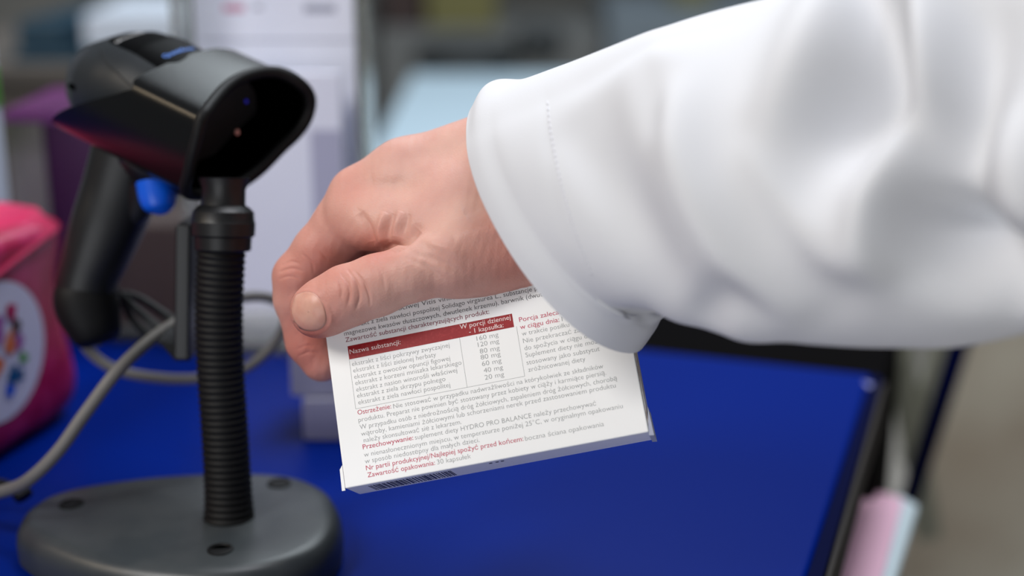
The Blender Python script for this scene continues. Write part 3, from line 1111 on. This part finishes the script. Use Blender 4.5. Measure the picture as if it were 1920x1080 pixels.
# ------------------------------------------------------------------ sleeve: a cloth tube with folds
ST = [  # top point, bottom point (picture plane), depths top / bottom, half depth mm
    ((925, 178), (1190, 645), .556, .522, 40),
    ((945, 156), (1205, 622), .553, .520, 41),
    ((975, 148), (1226, 592), .549, .518, 41),
    ((1010, 137), (1244, 572), .545, .515, 42),
    ((1100, 110), (1310, 584), .535, .505, 43),
    ((1200, 76), (1400, 604), .524, .494, 44),
    ((1300, 45), (1500, 624), .513, .482, 45),
    ((1450, -4), (1640, 647), .497, .466, 47),
    ((1600, -52), (1760, 645), .480, .450, 49),
    ((1750, -95), (1880, 628), .464, .435, 51),
    ((1900, -130), (2020, 612), .448, .420, 53),
    ((2150, -190), (2250, 600), .425, .400, 56),
    ((2400, -250), (2480, 590), .400, .380, 58)]
arr = np.array([[*cp(a[0], a[1], dt), *cp(b[0], b[1], db), h / 1000] for a, b, dt, db, h in ST])
dist = np.concatenate([[0], np.cumsum(np.linalg.norm(np.diff((arr[:, :3] + arr[:, 3:6]) / 2, axis=0), axis=1))])
dense = catmull(np.column_stack([arr, dist]), 26)
A_T, A_B, A_H, A_D = dense[:, :3], dense[:, 3:6], dense[:, 6], dense[:, 7]
cc = (A_T + A_B) / 2
axs = np.gradient(cc, axis=0)
# keep one steady arm direction so that the cuff plane stays true
axd = cc[-60] - cc[0]
axd /= np.linalg.norm(axd)
NPH = 300
ph = np.linspace(0, 2 * math.pi, NPH, endpoint=False)
SV = np.zeros((len(dense), NPH, 3))
for i in range(len(dense)):
    half = (A_T[i] - A_B[i]) / 2
    view = cc[i] / np.linalg.norm(cc[i])
    nrm = -view - (-view @ axd) * axd
    nrm /= np.linalg.norm(nrm)
    e = 2.15
    c, s = np.cos(ph), np.sin(ph)
    cs = np.sign(c) * np.abs(c) ** (2 / e)
    sn_ = np.sign(s) * np.abs(s) ** (2 / e)
    SV[i] = cc[i] + cs[:, None] * half + sn_[:, None] * A_H[i] * nrm
n_s = len(dense)
SVf = SV.reshape(-1, 3)
SF = []
for i in range(n_s - 1):
    a = i * NPH + np.arange(NPH)
    b = i * NPH + (np.arange(NPH) + 1) % NPH
    SF.append(np.stack([a, b, b + NPH, a + NPH], axis=1))
SF = np.concatenate(SF)
SN = mesh_normals(SVf, SF)
if ((SV.reshape(n_s, NPH, 3) - cc[:, None, :]) * SN.reshape(n_s, NPH, 3)).sum() < 0: SN = -SN
us, vs_ = project(SVf)
S_STROKES = [
    # long ridge whose lit left slope ends in a clear edge
    ([(1255, 110), (1290, 200), (1335, 330), (1400, 450), (1500, 600)], 13.0, 190, 95, 1),
    ([(1440, 280), (1490, 345), (1560, 430), (1640, 500)], 4.5, 40, 40, 1),
    ([(1290, 150), (1275, 210), (1275, 290)], -4.0, 46, 34),
    ([(1130, 200), (1180, 290), (1240, 400), (1310, 520)], -3.0, 70, 60),
    ([(1655, -20), (1640, 110), (1600, 210), (1550, 300)], -14.0, 50, 80),
    ([(1590, -20), (1530, 140), (1480, 280)], 7.0, 70, 60),
    ([(1700, -60), (1738, 90), (1748, 225)], 10.0, 55, 60, 1),
    ([(1850, -20), (1825, 120), (1808, 260), (1800, 360)], -11.0, 60, 70),
    ([(1725, 350), (1745, 420), (1820, 500), (1960, 580)], -17.0, 50, 90),
    ([(1700, 240), (1664, 380), (1655, 510)], 9.0, 60, 44, 1),
    ([(1890, 200), (1905, 340), (1960, 450)], 7.0, 80, 60),
    ([(1330, 570), (1405, 518), (1490, 585)], -3.5, 40, 26),
    ([(1060, 245), (1110, 300), (1185, 385), (1235, 450)], -1.8, 40, 50),
    ([(1185, 592), (1205, 578), (1245, 566)], -2.4, 18, 22),
]
hs = np.zeros(len(SVf))
for pts, amp, wl, wr, *cu in S_STROKES: hs += stroke(us, vs_, pts, amp, wl, wr, ease=True, cusp=bool(cu))
fc = np.clip(-(SN * SVf).sum(1) / np.linalg.norm(SVf, axis=1) * 2.5, 0, 1)
# gentle random wrinkles over the whole tube, also on the side turned away
ii, jj = np.meshgrid(np.arange(n_s), ph, indexing='ij')
wav = (1.2 * np.sin(ii * 0.05 + 2 * jj) * np.sin(3 * jj + 1) + 0.6 * np.sin(ii * 0.09 - 4 * jj)).reshape(-1)
hs = (hs * fc * 1.95).reshape(n_s, NPH)
for _ in range(9):
    hs = (hs + np.roll(hs, 1, 1) + np.roll(hs, -1, 1)) / 3
    up_, dn_ = np.vstack([hs[:1], hs[:-1]]), np.vstack([hs[1:], hs[-1:]])
    hs = (hs + up_ + dn_) / 3
hs = hs.reshape(-1)
hs += stroke(us, vs_, [(1024, 170), (1030, 230), (1036, 269), (1051, 342), (1068, 405), (1080, 442)], -0.45, 5, 5)
SVf = SVf + SN * ((hs + wav * (1 - fc) + 0.3 * wav * fc) / 1000)[:, None]
# settle the cloth where neighbouring folds crowd together
G3 = SVf.reshape(n_s, NPH, 3)
for _ in range(6):
    G3 = (2 * G3 + np.roll(G3, 1, 1) + np.roll(G3, -1, 1)) / 4
    G3[1:-1] = (2 * G3[1:-1] + G3[:-2] + G3[2:]) / 4
SVf = G3.reshape(-1, 3)
sle = mesh('coat_sleeve', cw(SVf), SF, M['cotton'], pe, smooth=True)
so = sle.modifiers.new('solid', 'SOLIDIFY')
so.thickness = 0.0012
so.offset = -1
# stitches
bvs_ = BVHTree.FromPolygons(SVf.tolist(), SF.tolist())
sp = catmull([(1026, 190), (1030, 230), (1036, 269), (1051, 342), (1075, 428), (1103, 500), (1110, 516)], 12)
cl = np.concatenate([[0], np.cumsum(np.linalg.norm(np.diff(sp, axis=0), axis=1))])
parts, t = [], 0
while t < cl[-1] - 8:
    seg = []
    for q in np.linspace(t, t + 7, 4):
        u, v = np.interp(q, cl, sp[:, 0]), np.interp(q, cl, sp[:, 1])
        d = Vector(cp(u, v, 1.0)).normalized()
        hit, nrm, _, _ = bvs_.ray_cast(Vector((0, 0, 0)), d)
        if hit: seg.append(cw(np.array(hit) - np.array(d) * 0.0001))
    if len(seg) == 4: parts.append(tube(seg, 0.0003, 6))
    t += 11
v_, f_ = merge(parts)
mesh('hem_stitching', v_, f_, M['thread'], sle, smooth=True)

# ------------------------------------------------------------------ leaflet display behind the neck
dz = COUNTER


def frame_at(u, v, z=COUNTER):
    return ground(u, v, z)


hb_ = frame_at(500, 668)
hh = empty('leaflet_holder', (hb_[0], hb_[1] + .03, COUNTER), 'clear acrylic leaflet holder standing behind the scanner neck', 'leaflet holder')
HXC, HYC = float(W(512, 600, hb_[1] / FW[1] * 1.0)[0]), float(hb_[1])
DH = HYC / math.cos(PITCH)


def xat(u, y, z):
    """x of pixel column u on the vertical plane y at height z"""
    d = (y * FW[1]) + (z - CAMZ) * FW[2]
    return (u - 960) / F * d


def zat(v, y):
    e = (540 - v) / F
    r = FW * 1.0 + UP * e
    return CAMZ + r[2] * y / r[1]


yb = HYC + 0.045
xL, xR = xat(358, yb, 1.1), xat(690, yb, 1.1)
box('back_panel', ((xL + xR) / 2, yb + .004, COUNTER), (xR - xL, .003, .36), 0, M['acrylic'], hh, .0008)
box('side_panel', (xR + .0015, yb - .018, COUNTER), (.003, .045, .26), 0, M['acrylic'], hh, .0008)
box('side_panel', (xL - .0015, yb - .018, COUNTER), (.003, .045, .26), 0, M['acrylic'], hh, .0008)
box('base_panel', ((xL + xR) / 2, yb - .018, COUNTER), (xR - xL + .006, .045, .003), 0, M['acrylic'], hh, .0008)
yp = HYC
box('front_pocket', ((xL + xR) / 2, yp + .0035, COUNTER), (xR - xL, .002, zat(590, yp) - COUNTER), 0, M['acrylic'], hh, .0006)
# tall leaflets at the back and the front bundle in the pocket
la, lb = xat(362, yb - .006, 1.1), xat(664, yb - .006, 1.1)
ztop = COUNTER + .335
t1 = empty('leaflet', ((la + lb) / 2, yb - .004, COUNTER + .003), 'tall white leaflet standing at the back of the acrylic holder', 'leaflet')
o = box('sheet', ((la + lb) / 2, yb - .002, COUNTER + .0035), (lb - la, .006, ztop - COUNTER), 0, M['paper'], t1, .0004)
for (u0, u1, v0, v1, mm_) in ((412, 452, 8, 22, 'ltpink'), (470, 486, 10, 18, 'ltgrey'), (565, 625, 8, 24, 'ltgrey'), (370, 660, 74, 78, 'ltgrey')):
    y = yb - .0052
    x0, x1, z0, z1 = xat(u0, y, 1.15), xat(u1, y, 1.15), zat(v1, y), zat(v0, y)
    mesh('print', [(x0, y, z0), (x1, y, z0), (x1, y, z1), (x0, y, z1)], [(0, 1, 2, 3)], M[mm_], t1)
yf = HYC + .012
fa, fb_ = xat(372, yf, 1.05), xat(640, yf, 1.05)
t2 = empty('leaflet', ((fa + fb_) / 2, yf, COUNTER + .004), 'lower pale leaflet bundle in the front pocket of the acrylic holder', 'leaflet')
box('sheet', ((fa + fb_) / 2, yf + .004, COUNTER + .004), (fb_ - fa, .008, zat(150, yf) - COUNTER), 0, M['paper'], t2, .0004)
y = yf - .0004
x0, x1, z0, z1 = xat(586, y, 1.0), xat(642, y, 1.0), zat(560, y), zat(244, y)
mesh('print', [(x0, y, z0), (x1, y, z0), (x1, y, z1), (x0, y, z1)], [(0, 1, 2, 3)], M['paper2'], t2)
# two small white cartons in front of it
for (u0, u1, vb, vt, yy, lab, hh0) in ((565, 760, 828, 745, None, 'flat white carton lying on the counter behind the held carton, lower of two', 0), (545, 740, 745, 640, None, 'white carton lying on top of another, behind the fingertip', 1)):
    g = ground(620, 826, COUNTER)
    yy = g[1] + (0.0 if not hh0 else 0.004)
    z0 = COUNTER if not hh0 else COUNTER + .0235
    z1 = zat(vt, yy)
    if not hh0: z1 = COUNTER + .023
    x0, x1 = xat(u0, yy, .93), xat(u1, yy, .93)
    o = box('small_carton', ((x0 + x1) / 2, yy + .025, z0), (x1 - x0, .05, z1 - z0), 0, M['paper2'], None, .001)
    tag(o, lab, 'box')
# dark payment terminal between handle and neck
g = ground(275, 640, COUNTER)
x0, x1 = xat(196, g[1], 1), xat(346, g[1], 1)
tm = empty('card_terminal', ((x0 + x1) / 2, g[1] + .03, COUNTER), 'dark brown box-like device standing between scanner handle and neck', 'device')
o = box('housing', ((x0 + x1) / 2, g[1] + .03, COUNTER), (x1 - x0, .06, zat(420, g[1]) - COUNTER), 0, M['umber'], tm, .004)
o = box('foot', ((x0 + x1) / 2, g[1] + .028, COUNTER), (x1 - x0 + .006, .068, .012), 0, M['charcoal'], tm, .003)

# ------------------------------------------------------------------ pink pouch at the left
q0, q1 = ground(0, 862, COUNTER)[:2], ground(148, 770, COUNTER)[:2]
dirx = (q1 - q0) / np.linalg.norm(q1 - q0)
nin = np.array([-dirx[1], dirx[0]])
if nin[1] < 0: nin = -nin


def on_face(u, v, off=0.0):
    """point on the pouch's upright front face (local along, height)"""
    r = cw(cp(u, v, 1.0)) - CAM
    n3 = np.array([nin[0], nin[1], 0])
    p0_ = np.array([q0[0], q0[1], COUNTER])
    k = ((p0_ - CAM) @ n3) / (r @ n3)
    p = CAM + r * k
    return (p[:2] - q0) @ dirx, p[2] - COUNTER


def face_pt(a, h, depth):
    q = q0 + dirx * a + nin * depth
    return (q[0], q[1], COUNTER + h)


pb = empty('pouch', face_pt(-0.05, 0, .02), 'bright pink gift pouch with a white oval print at the left edge', 'pouch')
rim = [on_face(*p) for p in [(100, 412), (118, 430), (112, 520), (120, 590), (140, 660), (150, 710), (140, 755), (100, 800), (50, 840)]]
half = [(a, max(h, 0.001)) for a, h in rim]
ca_ = -0.045
lefth = [(2 * ca_ - a, h) for a, h in half[::-1]]
outp = catmull(half + [(ca_, 0.0)] + lefth + [(ca_, half[0][1] + .004)], 6, closed=True)
cen2 = np.array([ca_, .07])
rings = []
for k, dp in ((0.86, -0.004), (0.95, -.001), (1.0, .008), (1.0, .030), (.95, .042), (.86, .046)):
    rings.append([face_pt(*(cen2 + (p - cen2) * k), dp) for p in outp])
rings = [[(x, y, max(z, COUNTER + .0008)) for x, y, z in r] for r in rings]
v_, f_ = loft(rings)
mesh('bag', v_, f_, M['bag'], pb, smooth=True, angle=60)
a0, h0 = on_face(-30, 470)
a1, h1 = on_face(112, 402)
flv = [face_pt(2 * ca_ - a1, h1 - .003, -.003), face_pt(a1, h1 - .008, -.003), face_pt(a1, h1 + .003, .02), face_pt(a1 * .3, h1 + .008, .024), face_pt(2 * ca_ - a1, h1 + .003, .02)]
topf = [face_pt(a, h, d) for a, h, d in [(ca_ - .06, h1 - .03, -.0055), (ca_, h1 - .028, -.0055), (a1 - .012, h1 - .006, -.0055), (a1 - .004, h1 + .003, .012), (a1 - .01, h1 + .006, .03), (ca_ - .06, h1 + .006, .03)]]
o = mesh('flap', topf, [(0, 1, 2, 3, 4, 5)], M['bagtop'], pb, smooth=True)
s_ = o.modifiers.new('s', 'SOLIDIFY')
s_.thickness = .0015
oc, orr = on_face(-14, 660), None
ou = on_face(72, 660)
ot = on_face(-14, 525)
ra1, ra2 = ou[0] - oc[0], ot[1] - oc[1]
ov = [face_pt(oc[0] + ra1 * math.cos(t), oc[1] + ra2 * math.sin(t), -.0046) for t in np.linspace(0, 2 * math.pi, 48, endpoint=False)]
o = mesh('oval_print', ov, [tuple(range(48))], M['oval'], pb)
for (u, v, ru, rv, mm_) in ((6, 585, 9, 22, 'bag'), (14, 610, 8, 18, 'umber'), (4, 640, 10, 26, 'org'), (20, 640, 7, 20, 'magenta'), (28, 668, 8, 10, 'green'), (10, 700, 12, 16, 'teal'), (2, 730, 9, 14, 'trigger'), (24, 700, 6, 10, 'teal'), (-20, 620, 14, 26, 'magenta'), (-24, 690, 14, 22, 'org')):
    c = on_face(u, v)
    e = on_face(u + ru, v)
    g2 = on_face(u, v - rv)
    pp = [face_pt(c[0] + (e[0] - c[0]) * math.cos(t) * (1 + .3 * math.sin(3 * t + u)), c[1] + (g2[1] - c[1]) * math.sin(t) * (1 + .25 * math.cos(2 * t + v)), -.0052) for t in np.linspace(0, 2 * math.pi, 20, endpoint=False)]
    mesh('colour_splash', pp, [tuple(range(20))], M[mm_], pb)

# ------------------------------------------------------------------ cartons at the far left of the counter
yy = 0.90
x0, x1 = xat(52, yy, 1), xat(92, yy, 1)
pc_ = empty('carton', (x1 + .02, yy + .04, COUNTER), 'tall purple and grey carton standing behind the pink pouch', 'box')
zt = zat(205, yy)
xs0, xs1 = xat(22, yy, 1), xat(250, yy, 1)
box('body', ((xs0 + xs1) / 2, yy + .05, COUNTER), (xs1 - xs0, .1, zt - COUNTER), 0, M['purple'], pc_, .001)
box('front_label', (xat(56, yy, 1), yy - .0012, COUNTER + .002), (xat(90, yy, 1) - xat(22, yy, 1), .002, zat(232, yy) - COUNTER), 0, M['beige'], pc_, .0004)
box('top_band', (xat(85, yy, 1), yy - .0012, zat(230, yy)), (xat(150, yy, 1) - xat(22, yy, 1), .002, zt - zat(230, yy) - .001), 0, M['magenta'], pc_, .0004)
yy = 0.80
x0, x1 = xat(-190, yy, 1), xat(17, yy + .06, 1)
wc = empty('carton', ((x0 + x1) / 2, yy + .03, COUNTER), 'white carton with a green band at the left edge of the picture', 'box')
box('body', ((x0 + x1) / 2, yy + .03, COUNTER), (x1 - x0, .06, .30), 0, M['sheet'], wc, .001)
box('green_band', ((x0 + x1) / 2, yy + .03, zat(228, yy)), (x1 - x0 + .001, .061, zat(150, yy) - zat(228, yy)), 0, M['green'], wc, .0004)

# ------------------------------------------------------------------ far background
def desk(name, x0, x1, y0, y1, z, top_m, leg_m, label):
    e = empty(name, ((x0 + x1) / 2, (y0 + y1) / 2, 0), label, 'desk' if 'desk' in name else 'cabinet')
    box('desk_top', ((x0 + x1) / 2, (y0 + y1) / 2, z - .03), (x1 - x0, y1 - y0, .03), 0, top_m, e, .003)
    return e


# low cabinet that carries papers, upper left
yy = 1.75
zc = zat(118, yy)
x0, x1 = xat(-200, yy, 1), xat(330, yy, 1)
cb = empty('cabinet', ((x0 + x1) / 2, yy + .25, 0), 'grey-brown low cabinet under the papers at the upper left', 'cabinet')
box('body', ((x0 + x1) / 2, yy + .25, 0), (x1 - x0 + .05, .5, zc - .02), 0, M['taupe'], cb, .004)
box('cabinet_top', ((x0 + x1) / 2, yy + .24, zc - .02), (x1 - x0 + .07, .53, .02), 0, M['taupe'], cb, .003)
for k in range(3):
    box('door', (x0 + (k + .5) * (x1 - x0) / 3, yy - .005, .05), ((x1 - x0) / 3 - .008, .012, zc - .12), 0, M['taupe'], cb, .002)
o = box('folder', (xat(175, yy, 1), yy + .16, zc), (xat(325, yy, 1) - xat(15, yy, 1), .32, .014), 0, M['tealdark'], None, .003)
tag(o, 'dark teal folder lying flat under the pale papers at the upper left', 'folder')
o = box('paper_stack', (xat(226, yy, 1), yy + .16, zc + .0145), (xat(320, yy, 1) - xat(135, yy, 1), .28, .042), .08, M['sheet'], None, .002)
tag(o, 'pale blue and white paper stack above the scanner head', 'paper stack')
o = box('ring_binder', (xat(70, yy, 1), yy + .15, zc + .0145), (xat(116, yy, 1) - xat(22, yy, 1), .27, .034), 0, M['tealdark'], None, .004)
tag(o, 'dark teal binder lying left of the pale paper stack', 'binder')
o = box('stapler', (xat(330, yy, 1) + .012, yy + .02, zc), (.03, .09, .03), 0, M['tealdark'], None, .006)
tag(o, 'small dark object at the right end of the paper stack', 'stapler')

# pale blue desk in the middle
y0, y1 = 1.9, 2.8
zd = zat(300, y0)
x0, x1 = xat(690, y0, zd), xat(1500, y0, zd)
ds = empty('desk', ((x0 + x1) / 2, (y0 + y1) / 2, 0), 'pale blue desk in the blurred background above the hand', 'desk')
box('desk_top', ((x0 + x1) / 2, (y0 + y1) / 2, zd - .03), (x1 - x0, y1 - y0, .03), 0, M['deskblue'], ds, .003)
for sx in (x0 + .03, x1 - .03):
    for sy in (y0 + .03, y1 - .03):
        box('leg', (sx, sy, 0), (.04, .04, zd - .03), 0, M['steel'], ds, .002)


def blob(name, u, v, y, ru, rv, ry, m, label, cat, e=2.6, base=None):
    """rounded upholstered or moulded thing seen at (u, v)"""
    zc_ = zat(v, y)
    xc = xat(u, y, zc_)
    rx = abs(xat(u + ru, y, zc_) - xc)
    rz = abs(zat(v - rv, y) - zc_)
    rings = []
    for i in range(1, 14):
        th = math.pi * i / 14
        st_, ct_ = math.sin(th) ** (2 / e), math.copysign(abs(math.cos(th)) ** (2 / e), math.cos(th))
        rings.append([(xc + rx * st_ * math.copysign(abs(math.cos(p)) ** (2 / e), math.cos(p)), y + ry * st_ * math.copysign(abs(math.sin(p)) ** (2 / e), math.sin(p)), zc_ + rz * ct_) for p in np.linspace(0, 2 * math.pi, 28, endpoint=False)])
    v_, f_ = loft(rings)
    return v_, f_, (xc, y, zc_, rx, rz)


# office chair with a dark back, beyond the desk
v_, f_, (xc, y, zc_, rx, rz) = blob('chair', 875, 108, 3.05, 100, 34, .10, None, '', '')
ch = empty('office_chair', (xc, y, 0), 'charcoal office chair beyond the pale blue desk, left of the cuff', 'chair')
mesh('backrest', v_, f_, M['charcoal'], ch, smooth=True)
v_, f_, q = blob('chair', 1010, 80, 3.05, 45, 36, .05, None, '', '')
mesh('armrest', v_, f_, M['charcoal'], ch, smooth=True)
v_, f_ = tube([(xc, y, zc_ - rz * .8), (xc, y, 0.06)], .03, 16)
mesh('gas_column', v_, f_, M['steel'], ch, smooth=True, angle=40)
for k in range(5):
    a = k * 2 * math.pi / 5
    v_, f_ = tube([(xc, y, .08), (xc + .28 * math.cos(a), y + .28 * math.sin(a), .04)], [.022, .016], 10)
    mesh('foot', v_, f_, M['charcoal'], ch, smooth=True, angle=40)


def back_unit(name, u0, u1, vt, vb, y, dep, m, label, cat, doors=0, dm=None):
    zt_ = zat(vt, y)
    zb_ = 0 if vb is None else zat(vb, y)
    xa, xb = xat(u0, y, zt_), xat(u1, y, zt_)
    e = empty(name, ((xa + xb) / 2, y + dep / 2, zb_), label, cat)
    box('body', ((xa + xb) / 2, y + dep / 2, zb_), (xb - xa, dep, zt_ - zb_), 0, m, e, .004)
    for k in range(doors):
        wd = (xb - xa) / doors
        box('door', (xa + (k + .5) * wd, y - .006, zb_ + .03), (wd - .012, .012, zt_ - zb_ - .06), 0, dm or m, e, .002)
    return e


back_unit('cabinet', -350, 690, -80, None, 3.6, .5, M['midgrey'], 'grey floor cabinet behind the leaflet holder', 'cabinet', 4, M['wall'])
back_unit('cabinet', 706, 1130, 55, None, 3.5, .5, M['midgrey'], 'mid grey cupboard in the blurred background above the wrist', 'cabinet', 2, M['midgrey'])
back_unit('cabinet', 1140, 1560, 14, None, 3.5, .5, M['bluegrey'], 'blue-grey cupboard behind the upper sleeve', 'cabinet', 2, M['bluegrey'])
e = back_unit('storage_box', 716, 790, -60, 53, 3.55, .2, M['umber'], 'dark brown storage box beside the leaflet holder edge', 'box')
e = back_unit('storage_box', 800, 930, -50, 53, 3.55, .2, M['olive'], 'olive storage box in the blurred background', 'box')
e = back_unit('storage_box', 1265, 1335, -50, 12, 3.55, .2, M['olive'], 'dark olive storage box just above the sleeve', 'box')

# ------------------------------------------------------------------ right of the counter
# black cupboard just behind the counter's back edge
zl = COUNTER - .03
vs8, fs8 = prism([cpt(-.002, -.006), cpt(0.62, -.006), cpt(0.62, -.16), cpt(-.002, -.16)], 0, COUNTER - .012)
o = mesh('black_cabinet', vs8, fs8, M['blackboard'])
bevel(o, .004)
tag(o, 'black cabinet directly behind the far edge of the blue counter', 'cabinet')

# trestle with splayed legs, grey-green metal
tr = empty('trestle', W(1720, 760, 1.25) * np.array([1, 1, 0]), 'grey-green metal trestle with a V shaped leg right of the counter', 'trestle')


def bar(name, P, Q, w_, d_, m, parent):
    P, Q = np.array(P, float), np.array(Q, float)
    t = (Q - P) / np.linalg.norm(Q - P)
    view = (P - CAM) / np.linalg.norm(P - CAM)
    x = np.cross(t, view)
    x /= np.linalg.norm(x)
    y = np.cross(x, t)
    vs = [p + x * sx * w_ / 2 + y * sy * d_ / 2 for p in (P, Q) for sx, sy in ((-1, -1), (1, -1), (1, 1), (-1, 1))]
    return bevel(mesh(name, vs, BF, m, parent), .002)


D1 = 1.15
bar('leg', W(1672, 560, D1), W(1740, 1000, D1 + .12), .022, .02, M['steel'], tr)
bar('leg', W(1800, 560, D1), W(1712, 860, D1 + .08), .022, .02, M['steel'], tr)
bar('leg', W(1655, 640, D1), W(1560, 1120, D1 + .1), .012, .02, M['steel'], tr)
bar('brace', W(1560, 560, D1 + .02), W(1900, 560, D1 + .02), .03, .02, M['steel'], tr)
tag(bar('side_strip', W(1838, 520, 1.08), W(1706, 935, 1.16), .016, .02, M['navy'], tr), 'navy blue slanted strip')
# taupe panel closing the right side
pa, pb_, pc2, pd = W(1842, 520, 1.38), W(2400, 520, 1.38), W(2400, 1500, 1.78), W(1560, 1500, 1.78)
vsP = [pa, pb_, pc2, pd] + [p + np.array([0, .02, 0]) for p in (pa, pb_, pc2, pd)]
o = mesh('side_screen', vsP, BF, M['panel'])
tag(o, 'large grey-brown panel at the right edge below the sleeve', 'panel')
# pink carton low at the right
D2 = .77
pk = empty('pink_box', W(1640, 1080, D2), 'pale pink carton with a white side at the lower right', 'box')
P0, P1, P2, P3 = W(1590, 935, D2 + .12), W(1700, 935, D2 + .12), W(1640, 1160, D2 - .05), W(1515, 1160, D2 - .05)
off = FW * .03
bevel(mesh('front', [P0, P1, P2, P3] + [p + off for p in (P0, P1, P2, P3)], BF, M['pink'], pk), .006, 3)
P4, P5 = W(1728, 952, D2 + .124), W(1668, 1160, D2 - .046)
bevel(mesh('side', [P1, P4, P5, P2] + [p + off for p in (P1, P4, P5, P2)], BF, M['mint'], pk), .004, 2)

sb_ = W(1600, 1160, D2)
o = box('side_table', (sb_[0] + .04, sb_[1] + .02, 0), (.05, .06, sb_[2] - .002), -.33, M['plinth'], None, .003)
tag(o, 'low grey stand under the pale pink carton, right of the counter', 'stand')
